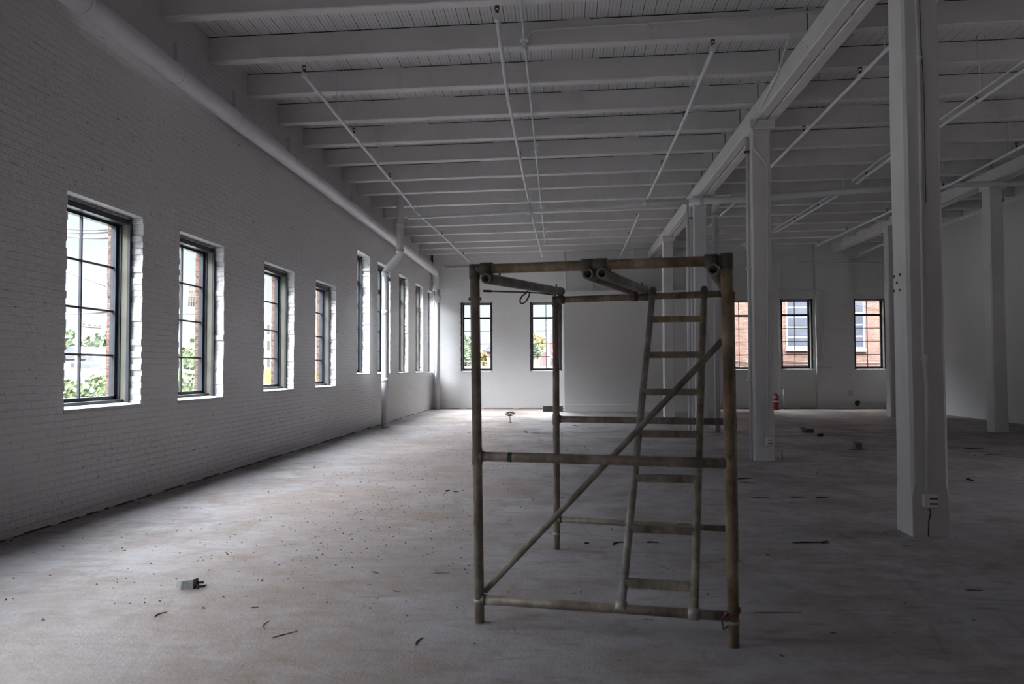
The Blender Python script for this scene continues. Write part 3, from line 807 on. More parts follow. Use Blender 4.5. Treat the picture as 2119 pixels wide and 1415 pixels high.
# sprinkler main across the bays
sm = thing('sprinkler_main', 'white sprinkler main pipe running across under the joists', 'pipe', (3, 16.85, 5.0))
Lm = [at(px, py, Y=16.85) for px, py in ((844, 451.6), (1095, 438), (1340, 421), (1425, 417))]
Rm = [at(px, py, Y=16.85) for px, py in ((1425, 417), (1500, 413.5), (1549, 411), (1780, 394), (1940, 384), (2180, 375))]
mb = MB(); mb.tube(Lm, [.028, .04, .055, .055], 14); mb.build('pipe_run', M['pipe_white'], sm)
mb = MB(); mb.tube(Rm, [.075, .075, .075, .07, .06, .05], 16); mb.build('pipe_run', M['pipe_white'], sm)
for px, py in ((1095, 438), (1337, 421), (1447, 416), (1562, 410), (1950, 383)):
    p = at(px, py, Y=16.85); clamp_ring(p, (1, 0, .05), .085 if px > 1430 else .065, sm, w_=.06)
for px, py in ((864, 450), (1453, 414), (1480, 412), (1513, 411), (1745, 396)):
    p = at(px, py, Y=16.85); k = MB(); k.tube([p+Vector((0,0,-.06)), p+Vector((0,0,.34 if px > 900 else .3))], .008, 6); k.build('hanger_rod', M['pipe_white'], sm)

for px, py, z_ in ((1095, 438, 5.05), (1337, 421, 5.05), (1447+90, 412, 5.10), (1755, 395, 5.10), (1950, 383, 5.12)):
    p = at(px, py, Y=16.85); k = MB(); k.tube([p, Vector((p.x, p.y, max(z_, p.z+.05)))], .028, 10); k.build('riser_nipple', M['pipe_white'], sm)
def head(p, parent, red=True):
    k = MB(); p = Vector(p)
    k.tube([p+Vector((0,0,.02)), p+Vector((0,0,.065))], .016, 8); k.tube([p+Vector((0,0,.10)), p+Vector((0,0,.108))], .026, 10)
    k.tube([p+Vector((-.014,0,.06)), p+Vector((-.022,0,.085)), p+Vector((0,0,.10))], .005, 6)
    k.tube([p+Vector((.014,0,.06)), p+Vector((.022,0,.085)), p+Vector((0,0,.10))], .005, 6)
    k.build('sprinkler_head', M['red_metal'] if red else M['bracket'], parent)
def branch(pts, heads, label, end0=False, r=.024, pair=None):
    P3 = [Vector(q) for q in pts]
    b = thing('sprinkler_pipe', label, 'pipe', tuple(P3[0]), 'white sprinkler branch pipes')
    MB().tube(P3, r, 14).build('pipe_run', M['pipe_white'], b)
    for (i, t) in [(0, t_) for t_ in ()]: pass
    def pos(Y_):
        for a, c in zip(P3, P3[1:]):
            if min(a.y, c.y) <= Y_ <= max(a.y, c.y): return lerp(a, c, (Y_-a.y)/(c.y-a.y))
        return P3[0] if Y_ < P3[0].y else P3[-1]
    for j, Y_ in enumerate(heads):
        p = pos(Y_); d = (P3[-1]-P3[0]).normalized()
        clamp_ring(p, d, r+.009, b, 'tee_fitting', .035); head(p+Vector((0,0,.01)), b, j == 0)
    Y_ = min(P3[0].y + 1.7, (P3[0].y+P3[-1].y)/2)
    while Y_ < P3[-1].y - .3:
        p = pos(Y_); k = MB(); t_ = zj(Y_)+TILT*(p.x-XL)+.02
        k.tube([p+Vector((-.03,0,0)), Vector((p.x-.06, Y_+.03, t_+JD-.02))], .004, 5); k.tube([p+Vector((.03,0,0)), Vector((p.x+.05, Y_+.03, t_+JD-.02))], .004, 5); k.build('hanger_wire', M['pipe_white'], b)
        Y_ += 2.6
    if pair:
        MB().tube([q+Vector((pair[0], 0, pair[1])) for q in P3], .013, 8).build('parallel_conduit', M['pipe_white'], b)
    return b
A = lambda px, py, z=5.05: at(px, py, Z=z)
branch([A(626.5, 152), A(730.7, 279), A(806.7, 371), A(856, 431)], [9.3, 11.8, 14.6], 'white sprinkler pipe nearest the left wall, running up to the camera side')
branch([A(856, 434), A(923, 494.7), A(971, 541)], [18.8, 20.9, 22.7, 24.7], 'white sprinkler pipe continuing beyond the main toward the far left corner')
branch([A(1028, 32), A(1050, 195), A(1074, 320), A(1094, 415), A(1100, 442)], [7.9, 10.3, 13.3], 'white sprinkler pipe down the middle of the left bay ceiling')
branch([A(1101, 446), A(1122, 531)], [22.0], 'white sprinkler pipe beyond the main in the middle of the left bay')
branch([A(1478, 96), A(1415, 250), A(1345, 400), A(1332, 425)], [8.9, 11.4, 14.1], 'white sprinkler pipe slanting toward the nearer girder in the left bay')
branch([A(1324, 441), A(1283, 532)], [19.0, 21.5], 'white sprinkler pipe beyond the main left of the nearer girder')
A2 = lambda px, py: at(px, py, Z=5.10)
branch([A2(1990, -52), A2(1934, 4), A2(1834, 104), A2(1603, 338), A2(1545, 395)], [10.0, 12.4], 'white sprinkler pipe just right of the nearer girder, behind the columns')
branch([A2(1524, 417.5), A2(1490, 447), A2(1468, 468)], [], 'short white sprinkler pipe length beyond the main beside the drain riser')
branch([A2(2200, 95), A2(2119, 145), A2(1939, 267), A2(1837, 332), A2(1772, 380)], [11.1, 13.1, 15.3], 'white sprinkler pipe in the middle bay with a thin conduit beside it', pair=(-.08, .06))
branch([A2(1735, 404), A2(1605, 481)], [18.2, 19.9], 'white sprinkler pipe beyond the main in the middle bay', pair=(-.08, .06))
branch([A2(2200, 255), A2(2119, 301), A2(1972, 379), A2(1833, 442), A2(1690, 508)], [13.6, 16.4, 19.0, 21.5, 23.7], 'white sprinkler pipe alongside the far girder')
branch([A2(2160, 390), A2(2074, 421), A2(1943, 469), A2(1832, 504), A2(1745, 541)], [18.1, 21.0, 23.4], 'white sprinkler pipe high along the right wall', pair=(.12, .09))

# lighting conduit with round boxes
ce = thing('ceiling_conduit', 'thin white conduit with round junction boxes in the left bay ceiling', 'conduit', (-.5, 8, 5.45))
cp = []
for Y_ in (8.2, 9.7, 12.0, 15.0, 18.0, 21.0, 24.5): cp.append(Vector((-.46-.006*(Y_-8), Y_, zj(Y_)+TILT*4.1-.016)))
MB().tube(cp, .014, 8).build('conduit_run', M['pipe_white'], ce)
for px, py, s_ in ((1085, 105, 1), (1110, 340, 1), (1125, 446, .8), (1130, 505, .8)):
    p = at(px, py, X=-.47-.004*0)
    lo_ = p.y; z_ = zj(lo_)+TILT*4.1
    k = MB(); k.tube([(-.47, lo_, z_-.0), (-.47, lo_, z_-.045*s_)], .055*s_, 14); k.tube([(-.47, lo_, z_-.045), (-.47, lo_, z_-.13)], .028, 10); k.tube([(-.47, lo_, z_-.13), (-.47, lo_, z_-.17), (-.47, lo_, z_-.19)], [.04, .035, .01], 12)
    k.build('junction_box', M['pipe_white'], ce)
# conduit along the second joist
Yj = 9.85-.018
p0 = Vector((-.46, Yj, zj(9.85)+.07)); zz = zj(9.85)+.24
cpts = [at(1087, 100, Y=Yj), at(1088, 85, Y=Yj), at(1093, 72, Y=Yj), at(1103, 64, Y=Yj), at(1150, 60, Y=Yj), at(1400, 44.5, Y=Yj), at(1700, 23, Y=Yj)]
o = MB().tube(cpts, .014, 8).build('joist_conduit', M['pipe_white']); tag(o, 'white bent conduit clipped along the face of a near ceiling joist', 'conduit')
for px, py in ((1340, 49), (1598, 31)):
    p = at(px, py, Y=Yj); k = MB(); k.box((p.x-.01, Yj-.016, p.z-.03), (p.x+.01, Yj+.02, p.z+.03)); k.build('strap', M['pipe_white'], o)
# column conduits and outlets
def outlet(px0, py0, px1, py1, Yf, lab, parent_path, r=.011):
    t = thing('outlet_box', lab, 'socket', tuple(at((px0+px1)/2, py1, Y=Yf)))
    a, b = at(px0, py0, Y=Yf), at(px1, py1, Y=Yf)
    MB().cbox((a.x, Yf-.055, b.z), (b.x, Yf, a.z), .005).build('box', M['plastic_white'], t)
    w_ = b.x-a.x; h_ = a.z-b.z
    MB().cbox((a.x+(b.x-a.x)*.2, Yf-.062, b.z+.01), (b.x-.004, Yf-.054, a.z-.01), .003).build('cover_plate', M['plastic_white'], t)
    k = MB()
    for f_ in (.30, .70): k.box((a.x+w_*.32, Yf-.0635, b.z+h_*f_-.006), (b.x-w_*.08, Yf-.06, b.z+h_*f_+.006))
    k.build('socket_recess', M['plastic_dark'], t)
    MB().cbox((a.x+w_*.34, Yf-.066, b.z+h_*.36), (b.x-w_*.12, Yf-.061, b.z+h_*.64), .002).build('socket_face', M['plastic_white'], t)
    return t
outlet(1907, 1021, 1936, 1048, 6.64, 'white electrical outlet box low on the closest column', None)
outlet(1583.5, 905, 1597, 921, 11.92, 'white electrical outlet box low on the second closest column', None)
Yc = 6.64-.016
o = MB().tube([at(px, py, Y=Yc) for px, py in ((1893, -40), (1900, 90), (1904.5, 300), (1908, 560), (1911, 740), (1917, 800), (1918, 1022))], .0125, 10).build('column_conduit', M['pipe_white'])
tag(o, 'white conduit running down the front of the closest column to its outlet', 'conduit')
for px, py in ((1901, 118), (1914, 742)):
    p = at(px, py, Y=Yc); clamp_ring(p, (0,0,1), .019, o, 'coupling', .03); k = MB(); k.box((p.x-.035, Yc+.004, p.z-.01), (p.x+.03, Yc+.016, p.z+.01)); k.build('strap', M['pipe_white'], o)
o = MB().tube([at(px+3, py, Y=6.64-.006) for px, py in ((1900, 0), (1903, 90), (1906, 140), (1909, 190), (1911, 300), (1913, 420))], .0028, 6).build('black_wire', M['cable']); tag(o, 'thin black wire hanging beside the conduit on the closest column', 'wire')
Yc = 11.92-.014
xg = 2.95-.014
pp = [at(1541, 170, X=xg), at(1551, 235, X=xg)]
p1 = [at(px, py, Y=11.92-.075) for px, py in ((1558, 262), (1558.5, 282))]
p2 = [at(px, py, Y=Yc) for px, py in ((1557.5, 300), (1561, 309), (1585, 338), (1588, 350), (1588.5, 600), (1588, 800), (1586, 906))]
o = MB().tube(p1 + p2, .0115, 8).build('column_conduit', M['pipe_white']); tag(o, 'white conduit bending across the second closest column down to its outlet', 'conduit')
o = MB().tube([(3.0-.11, 9.9, 5.62), (2.93, 10.6, 5.4), (2.915, 11.3, 5.25), (2.90, 11.84, 5.10)], .012, 8).build('flexible_conduit', M['pipe_white']); tag(o, 'white flexible conduit drooping over the nearer girder to the column top', 'conduit')
for i, (Yy, lab) in enumerate(((11.92, 'white vertical pipe fixed on left face of second closest column'), (17.15, 'white vertical pipe pair fixed on left face of the column behind the ladder'))):
    o = MB().tube([(2.87-.03, Yy+.09, 4.95), (2.87-.03, Yy+.09, .0)], .024, 10).build('riser_pipe', M['pipe_white']); tag(o, lab, 'pipe')
    if i: MB().tube([(2.87-.10, Yy+.16, 5.15), (2.87-.10, Yy+.16, 0)], .035, 12).build('second_pipe', M['pipe_white'], o)
    for z in (1.2, 2.9, 4.7): k = MB(); k.box((2.80, Yy+.06, z), (2.871, Yy+.12, z+.03)); k.build('strap', M['pipe_white'] if z < 4 else M['bracket'], o)
# riser beside third column
rs_ = thing('sprinkler_riser', 'thick white vertical riser pipe with valve beside the third column', 'pipe', (3.37, 17.45, 0))
Yr_ = 17.45
xr_ = at(1483, 700, Y=Yr_).x
zq = at(1483, 447, Y=Yr_).z
MB().tube([(xr_, Yr_, 0), (xr_, Yr_, zq)], .062, 18).build('pipe_run', M['pipe_white'], rs_)
k = MB(); k.tube([(xr_, Yr_, zq-.03), (xr_, Yr_, zq+.03)], .10, 18); k.tube([(xr_, Yr_, zq+.05), (xr_, Yr_, zq+.075)], .085, 18); k.build('flange', M['pipe_white'], rs_)
k = MB(); k.tube([(xr_, Yr_, zq+.07), (xr_, Yr_, zq+.16), (xr_+.01, Yr_-.05, zq+.22), (xr_+.03, Yr_-.25, zq+.26), (xr_+.04, 16.9, zq+.26)], [.07, .085, .085, .07, .06], 16); k.build('elbow', M['pipe_white'], rs_)
# thin conduits and fittings on the back wall
def wallpipe(px, r, name, lab, cat='conduit', yy=YB-.03):
    o = MB().tube([at(a, b, Y=yy) for a, b in px], r, 8).build(name, M['pipe_white']); return tag(o, lab, cat)
wallpipe([(921, 553.5), (1160, 551)], .03, 'wall_conduit', 'white horizontal pipe high on the back wall above the left windows')
wallpipe([(1169, 520), (1170, 601)], .016, 'wall_conduit', 'thin vertical conduit on the back wall above the partition end')
wallpipe([(1227, 570), (1227, 602)], .014, 'wall_conduit', 'short vertical conduit on back wall above the grey partition')
wallpipe([(1650, 544), (1835, 543)], .018, 'wall_conduit', 'thin horizontal conduit high on the back wall at right', yy=YB-.14)
wallpipe([(1650, 600), (1696, 600), (1700, 602), (1702, 608), (1703, 744)], .018, 'wall_conduit', 'thin conduit turning down the pilaster right of the brick-view window', yy=YB-.14)
wallpipe([(1683, 505), (1684, 600)], .014, 'wall_conduit', 'thin vertical conduit high above the window right of the second column')
wallpipe([(1604, 516), (1611, 526), (1612, 560), (1614, 848)], .02, 'wall_conduit', 'thin vertical pipe just right of the second closest column', yy=26.6)
# pipe rack at right foot
rk = thing('pipe_stub', 'short upright white pipe stub by the red extinguisher', 'pipe', tuple(at(1623, 848, Y=26.4)))
MB().tube([at(1621, 806, Y=26.5), at(1623, 850, Y=26.5)], .018, 8).build('pipe_run', M['pipe_white'], rk)
MB().tube([at(1606, 824, Y=26.5), at(1623, 824, Y=26.5)], .012, 8).build('cross_bar', M['pipe_white'], rk)
# wall box and dark fitting near right windows
a, b = at(1757, 809, Y=YB-.11), at(1764, 819, Y=YB-.11)
tag(MB().cbox((a.x, YB-.19, b.z), (b.x, YB-.10, a.z), .006).build('switch_box', M['sill']), 'small grey box low on the pilaster between right windows', 'box')
fx = thing('pipe_fitting', 'dark valve with a low pipe along the back wall under the last window', 'pipe', tuple(at(1773, 838, Y=YB-.1)))
p = at(1773, 834, Y=YB-.10)
MB().tube([p+Vector((-.06,0,0)), p+Vector((.08,0,.03))], .06, 12).tube([p+Vector((.02,0,.05)), p+Vector((.02,0,-.1))], .04, 10).build('valve_body', M['bracket'], fx)
MB().tube([p+Vector((.08,.02,0)), Vector((11.1, p.y+.02, p.z))], .022, 10).build('pipe_run', M['pipe_white'], fx)
# fire extinguisher
pe = at(1606.5, 848, Z=0)
ex = thing('fire_extinguisher', 'red fire extinguisher on the floor right of the second closest column', 'extinguisher', (pe.x, pe.y, 0))
b = pe; r_ = .085
MB().tube([b+Vector((0,0,.0)), b+Vector((0,0,.02)), b+Vector((0,0,.36)), b+Vector((0,0,.42)), b+Vector((0,0,.45))], [r_*.9, r_, r_, r_*.7, .03], 20).build('cylinder', M['ext_red'], ex)
MB().tube([b+Vector((0,0,.27)), b+Vector((0,0,.30))], r_+.002, 20, cap=False).build('paper_label', M['plastic_white'], ex)
MB().tube([b+Vector((0,0,.44)), b+Vector((0,0,.50))], .03, 12).box((b.x-.08, b.y-.015, .50), (b.x+.05, b.y+.015, .52)).box((b.x-.10, b.y-.015, .54), (b.x+.04, b.y+.015, .56)).build('handle', M['bracket'], ex)
MB().tube([b+Vector((.03,0,.48)), b+Vector((.11,0,.44)), b+Vector((.12,-.02,.28)), b+Vector((.11,-.02,.16))], .012, 8).build('hose', M['cable'], ex)
# ceiling plates and brackets
def hook(px0, py0, px1, py1, Y_, lab):
    a, b = at(px0, py0, Y=Y_), at(px1, py1, Y=Y_)
    o = MB().tube([b+Vector((-.05,0,0)), b, a, a+Vector((.08,0,0))], .014, 6).build('ceiling_bracket', M['pipe_white']); tag(o, lab, 'bracket')
hook(1229, 470, 1226, 487, 21.0, 'left one of two small white brackets hanging under a distant joist')
hook(1270, 468, 1264, 484, 21.0, 'right one of two small white brackets hanging under a distant joist')
def plate(px0, py0, px1, py1, Y_, lab):
    a, b = at(px0, py0, Y=Y_), at(px1, py1, Y=Y_)
    o = MB().cbox((a.x, Y_-.05, b.z), (b.x, Y_, a.z), .008).build('ceiling_plate', M['wood_white']); tag(o, lab, 'panel')
plate(1490, 474, 1526, 483.5, 22.2, 'small white rectangular plate on a joist behind the drain riser')
# hanging valve beside column 2
hv = thing('hanging_fixture', 'small white fixture with a dark pull rod left of second column', 'fixture', tuple(at(1545, 500, Y=17.3)))
p = at(1543, 505, Y=17.3)
MB().tube([p+Vector((-.04,0,.06)), p+Vector((.0,0,.0)), p+Vector((.03,0,-.12))], [.05, .04, .03], 10).tube([p+Vector((-.1,0,.0)), p+Vector((.1,0,-.02))], .035, 10).build('body', M['pipe_white'], hv)
MB().tube([p+Vector((.03,0,-.1)), p+Vector((.045,0,-.62))], .012, 6).build('pull_rod', M['bracket'], hv)
MB().tube([p, p+Vector((.12,0,.3)), p+Vector((.14,.05,5.55-p.z))], .012, 6).build('hanger', M['pipe_white'], hv)

# ---------------------------------------------------------------- things on the floor
def rock(c, s, seed, name='rubble', mat=None, flat=.55):
    r = random.Random(seed); n = 9; mb = MB(); vs = []
    for ring_, (rr, zz) in enumerate(((.86, 0), (1.0, .45), (.82, 1.0))):
        for k in range(n):
            a = 2*math.pi*k/n; q = rr*(1+r.uniform(-.18, .18)); vs.append((c[0]+s[0]*q*math.cos(a), c[1]+s[1]*q*math.sin(a), c[2]+s[2]*zz*(1+r.uniform(-.1, .1))))
    fs = []
    for i in range(2):
        for k in range(n): fs.append((i*n+k, i*n+(k+1) % n, (i+1)*n+(k+1) % n, (i+1)*n+k))
    fs += [tuple(range(n-1, -1, -1)), tuple(2*n+k for k in range(n))]
    mb.add(vs, fs); return mb.build(name, mat or M['stone'])
# broken block, front left
cc = at(389, 1215, Z=0)
blk = thing('concrete_chunk', 'broken pale grey concrete chunk lying on the floor at lower left', 'rubble', tuple(cc))
mb = MB(); w1, d1_, h1_ = .062, .05, .052
mb.add([cc+Vector(v) for v in [(-.066,-.03,0),(-.02,-.058,0),(.055,-.045,0),(.068,.02,0),(.03,.06,0),(-.055,.05,0),
        (-.062,-.024,.05),(-.018,-.045,.052),(.05,-.036,.058),(.058,.02,.060),(.028,.05,.058),(-.05,.045,.052)]],
       [(5,4,3,2,1,0),(6,7,8,9,10,11)]+[(i,(i+1)%6,6+(i+1)%6,6+i) for i in range(6)])
mb.build('block', M['stone'], blk)
MB().tube([cc+Vector((.04,0,.03)), cc+Vector((.105,-.005,.035))], .008, 6).tube([cc+Vector((.03,-.02,.012)), cc+Vector((.12,-.02,.014))], .008, 6).build('rebar_stub', M['dark_wood'], blk)
# sticks / strips
def stick(p, q, r, name, lab, mat=None, lift=.0, bend=0.0):
    a = at(*p, Z=0); b = at(*q, Z=0); d = b-a; n_ = Vector((-d.y, d.x, 0))*bend
    r *= .62
    mb = MB(); mb.tube([a+Vector((0,0,r*.8)), lerp(a, b, .3)+n_*.8+Vector((0,0,r)), lerp(a, b, .6)+n_+Vector((0,0,r*.6)), b+Vector((0,0,r*.8))], [r*.6, r*1.1, r*.8, r*.5], 6)
    return tag(mb.build(name, mat or M['dark_wood']), lab, 'debris', 'scraps of debris on the floor')
SC = [((563,1320),(616,1306),.005,'stick','dark straight stick on the floor, bottom left foreground',0),
 ((549,1303),(557,1285),.004,'twig','short bent twig beside the dark straight stick',.15),
 ((320,1277),(346,1267),.006,'wood_scrap','dark curved scrap below left of the concrete chunk',.2),
 ((519,1258),(535,1257),.006,'wood_scrap','small dark scrap right of the concrete chunk',0),
 ((895,1187),(933,1187),.004,'bent_wire','bent dark wire left of the scaffold front post',.15),
 ((770,1184),(785,1188),.008,'wood_scrap','small reddish dark scrap left of the bent wire',.1),
 ((812,1223),(829,1224),.005,'wood_scrap','small dark scrap below the bent wire',0),
 ((860,1335),(875,1320),.006,'wood_scrap','dark forked scrap near the bottom centre left',.1),
 ((922,1017),(930,1015),.014,'wood_scrap','dark crumb pair left of the scaffold in mid floor',0),
 ((938,1018),(949,1018),.012,'wood_scrap','dark crumb next to the scaffold mid left',0),
 ((1640,1124),(1716,1123),.010,'wood_strip','long splintered dark strip on the floor left of the closest column',.03),
 ((1700,1125),(1712,1120),.014,'wood_scrap','dark end lump of the long splintered strip',0),
 ((1555,1030),(1592,1030),.008,'wood_strip','thin dark strip in the line of scraps, leftmost',.0),
 ((1636,1030),(1664,1029),.010,'wood_strip','dark flat strip in the line of scraps, centre',.05),
 ((1688,1031),(1717,1029),.012,'wood_strip','dark wedge strip in the line of scraps, rightmost',.05),
 ((1524,992),(1556,990),.014,'wood_strip','dark jagged strip close to the scaffold right post',.05),
 ((1530,998),(1570,1000),.007,'wood_strip','pale edged thin strip close to the scaffold right post',0),
 ((1995,928),(2035,929),.014,'wood_strip','dark pointed strip right of the closest column, farther one',0),
 ((2038,941),(2080,941),.010,'wood_strip','long thin dark strip right of the closest column, nearer one',0),
 ((2000,992),(2015,996),.022,'wood_scrap','dark lump on the floor right of the closest column',0),
 ((1750,930),(1790,931),.010,'wood_strip','thin dark strip under the metal bracket scrap',.05),
 ((1747,911),(1780,910),.008,'wood_strip','faint thin strip behind the metal bracket scrap',0),
 ((1560,1268),(1660,1268),.004,'wood_strip','long faint dark streak of splinters right of the scaffold foot',0),
 ((1268,1128),(1290,1122),.010,'wood_scrap','dark jagged scrap behind the ladder foot, left one',.2),
 ((1338,1123),(1362,1124),.010,'wood_scrap','dark jagged scrap behind the ladder foot, right one',.3),
 ((1209,1125),(1219,1124),.012,'wood_scrap','dark crumb beside the scaffold rear left post',0),
 ((1360,1170),(1415,1188),.003,'bent_wire','thin wire on the floor seen through the ladder',.0),
 ((1330,1281),(1354,1282),.004,'wood_scrap','faint scrap in front of the ladder foot',0),
 ((1184,880),(1196,882),.014,'wood_scrap','small dark scrap on far floor inside the scaffold opening',0),
 ((1085,893),(1092,896),.03,'wood_scrap','dark lump on the far floor left of scaffold rear post',0),
 ((1098,896.5),(1142,896.5),.008,'wood_strip','thin dark strip on far floor next to a lump',0),
 ((1115,911),(1124,911),.012,'wood_scrap','small dark flake on the far floor',0),
 ((1655,886),(1666,888),.02,'wood_scrap','dark twisted scrap on the far floor right of the second column',.2),
 ((1585,1148),(1594,1149),.008,'wood_scrap','tiny dark chip above the long streak',0),
 ((1868,1130),(1888,1130),.006,'wood_scrap','two dark chips in front of the closest column',0),
 ((1997,1221),(2034,1222),.006,'wood_strip','dark strip on the floor at far right foreground',0),
 ((1718,1310),(1732,1310),.005,'wood_scrap','small dark chip in the right foreground',0),
 ((1612,1356),(1624,1359),.006,'wood_scrap','small dark chip near the bottom right of the scaffold',0),
 ((1560,860+90),(1572,944),.006,'twig','thin twig at the foot of the second column, left',0)]
for a, b, r, n_, l, bd in SC: stick(a, b, r, n_, l, bend=bd)
# upright nails / rods
def rod(px, py0, py1, r, lab):
    a = at(px, py1, Z=0); b = at(px-1, py0, Y=a.y); tag(MB().tube([a, b], r, 6).build('steel_rod', M['bracket']), lab, 'rod')
rod(1619, 934, 950, .008, 'thin upright rod at the foot of the second closest column')
# curled object on a thin stand, mid-left far floor
cs = at(1056, 875, Z=0)
st = thing('paper_flower_stand', 'small curled dark object on a thin upright stem, far floor', 'stand', tuple(cs))
MB().tube([cs, at(1055, 860, Y=cs.y)], .009, 6).build('stem', M['bracket'], st)
MB().cbox(cs+Vector((-.05,-.04,0)), cs+Vector((.05,.04,.012)), .003).build('foot', M['bracket'], st)
hd = at(1055.5, 857, Y=cs.y); pts = []
for i in range(26):
    t_ = i/25*4.2*math.pi; rr = .13*(1-i/34); pts.append(hd+Vector((rr*math.cos(t_), rr*.5*math.sin(t_), rr*.42*math.sin(t_)+.0006*i)))
MB().tube(pts, .014, 6).build('curled_head', M['bracket'], st)
# flat block by partition
pa = at(1123, 851.5, Z=0)
fb_ = thing('flat_crate', 'low flat box with pale top beside the end of the grey partition', 'box', (pa.x+.4, pa.y+.3, 0))
x0_, x1_ = pa.x, at(1166, 851.5, Y=pa.y).x
MB().cbox((x0_+.01, pa.y, 0), (x1_-.02, pa.y+.75, .155), .01).build('base', M['bracket'], fb_)
MB().cbox((x0_, pa.y-.02, .155), (x1_, pa.y+.8, .19), .006).build('lid', M['concrete_pale'], fb_)
# metal bracket scrap
bs = at(1772, 929, Z=0)
t = thing('metal_channel_scrap', 'small upright metal channel scrap on the floor between the columns', 'debris', tuple(bs), 'scraps of debris on the floor')
MB().box(bs+Vector((-.03,-.02,0)), bs+Vector((-.01,.06,.13))).box(bs+Vector((-.03,-.02,.11)), bs+Vector((.07,.06,.13))).build('channel', M['stone'], t)
MB().box(bs+Vector((.0,.0,0)), bs+Vector((.10,.05,.10))).build('wood_infill', M['brown_debris'], t)
rock(at(1672, 894, Z=0), (.13, .10, .07), 3, 'rubble_lump', M['brown_debris'])
o = C.objects[-1]; tag(o, 'brown crumpled lump on far floor, left of the two near the second column', 'rubble', 'scraps of debris on the floor')
rock(at(1697, 903, Z=0), (.07, .06, .06), 5, 'rubble_lump', M['dark_wood']); o = C.objects[-1]; tag(o, 'dark small lump on far floor, right of the brown crumpled lump', 'rubble', 'scraps of debris on the floor')
# loose grit, uncountable
gm = MB(); rnd = random.Random(21)
def grit(n, fx, fy, smin, smax):
    for _ in range(n):
        x, y = fx(), fy(); s_ = rnd.uniform(smin, smax); a = rnd.uniform(0, 3.14)
        vs = [(x+s_*math.cos(a+q), y+s_*rnd.uniform(.5, 1)*math.sin(a+q), 0) for q in (0, 2.1, 4.2)] + [(x, y, s_*rnd.uniform(.5, 1.1))]
        gm.add(vs, [(0,1,3), (1,2,3), (2,0,3)])
grit(1500, lambda: rnd.gauss(-2.0, .9), lambda: rnd.uniform(4.5, 20), .003, .013)
grit(900, lambda: rnd.uniform(-4.5, 10), lambda: rnd.uniform(3, 24), .003, .014)
grit(350, lambda: rnd.gauss(-1.7, .5), lambda: rnd.gauss(7.5, 1.2), .003, .010)
gm.v = [(x, y, max(z, 0)) if -4.55 < x < 11 else (0, 30, -1) for x, y, z in gm.v]
o = gm.build('floor_grit', M['brown_debris']); struct(o, 'stuff'); o['label'] = 'scattered grit and crumbs over the dusty concrete floor'; o['category'] = 'grit'

# ---------------------------------------------------------------- outside
GZ = -4.2
YN = 33.0
og = MB(); og.box((-260, -60, GZ-.2), (XL-TH-.5, 400, GZ)); og.box((XL-TH-.5, YB+TH+.5, GZ-.2), (160, 400, GZ)); struct(og.build('ground_outside', M['asphalt']))
def blob(mb, c, r, rnd, n=420, leaf=.22):
    """crown: leaf cards spread through a lumpy volume"""
    lumps = [(Vector((rnd.uniform(-.6,.6)*r[0], rnd.uniform(-.6,.6)*r[1], rnd.uniform(-.45,.5)*r[2])), rnd.uniform(.45,.7)) for _ in range(9)]
    for _ in range(n):
        lc, lr = rnd.choice(lumps)
        d = Vector((rnd.gauss(0,1), rnd.gauss(0,1), rnd.gauss(0,1))).normalized()*lr*rnd.uniform(.75,1.0)
        p = Vector(c)+lc+Vector((d.x*r[0], d.y*r[1], d.z*r[2]))
        u = Vector((rnd.gauss(0,1), rnd.gauss(0,1), rnd.gauss(0,1))).normalized(); v = u.orthogonal().normalized()
        s_ = leaf*rnd.uniform(.6, 1.3)
        mb.add([p-u*s_, p+v*s_*.7, p+u*s_, p-v*s_*.7], [(0,1,2,3)])
    for lc, lr in lumps:
        n_ = 10; base = Vector(c)+lc; vs = []
        for i in range(1, 5):
            for k in range(n_):
                a, b = math.pi*i/5, 2*math.pi*k/n_; q = lr*.78*rnd.uniform(.9, 1.1)
                vs.append(base+Vector((r[0]*q*math.sin(a)*math.cos(b), r[1]*q*math.sin(a)*math.sin(b), r[2]*q*math.cos(a))))
        vs += [base+Vector((0,0,r[2]*lr*.78)), base-Vector((0,0,r[2]*lr*.78))]; fs = []
        for i in range(3):
            for k in range(n_): fs.append((i*n_+k, i*n_+(k+1) % n_, (i+1)*n_+(k+1) % n_, (i+1)*n_+k))
        for k in range(n_): fs.append((4*n_, (k+1) % n_, k)); fs.append((4*n_+1, 3*n_+k, 3*n_+(k+1) % n_))
        mb.add(vs, fs)
def tree(px, pytop, Y_, wpx, mat, lab, seed, bottom=None, n=500):
    c = at(px, pytop, Y=Y_); rw = wpx/F*Y_/2; base = GZ
    hb = at(px, bottom, Y=Y_).z if bottom else c.z-rw*2
    rz = (c.z-hb)/2
    t = thing('tree', lab, 'tree', (c.x, Y_, base), 'trees outside the windows')
    mb = MB(); blob(mb, (c.x, Y_, c.z-rz), (rw*1.0, rw*.8, rz*1.05), random.Random(seed), n, leaf=.012*Y_*.35)
    mb.build('crown', mat, t)
    MB().tube([(c.x, Y_, base), (c.x+.1, Y_, (base+c.z-rz)/2), (c.x, Y_, c.z-rz)], [.3, .22, .15], 8).build('trunk', M['bark'], t)
tree(150, 680, 78, 60, M['leaf_green'], 'broad green tree behind the houses, left half of the first window', 1, 745)
tree(200, 690, 86, 56, M['leaf_green'], 'green and tan tree behind the houses, centre of the first window', 2, 750)
tree(236, 684, 80, 40, M['leaf_dark'], 'dark green tree at right side of the first window view', 3, 800)
tree(206, 775, 40, 36, M['leaf_lime'], 'light green bush low at the right of the first window view', 4, 838)
tree(150, 790, 38, 40, M['leaf_lime'], 'light green bush low at the left of the first window view', 5, 845)
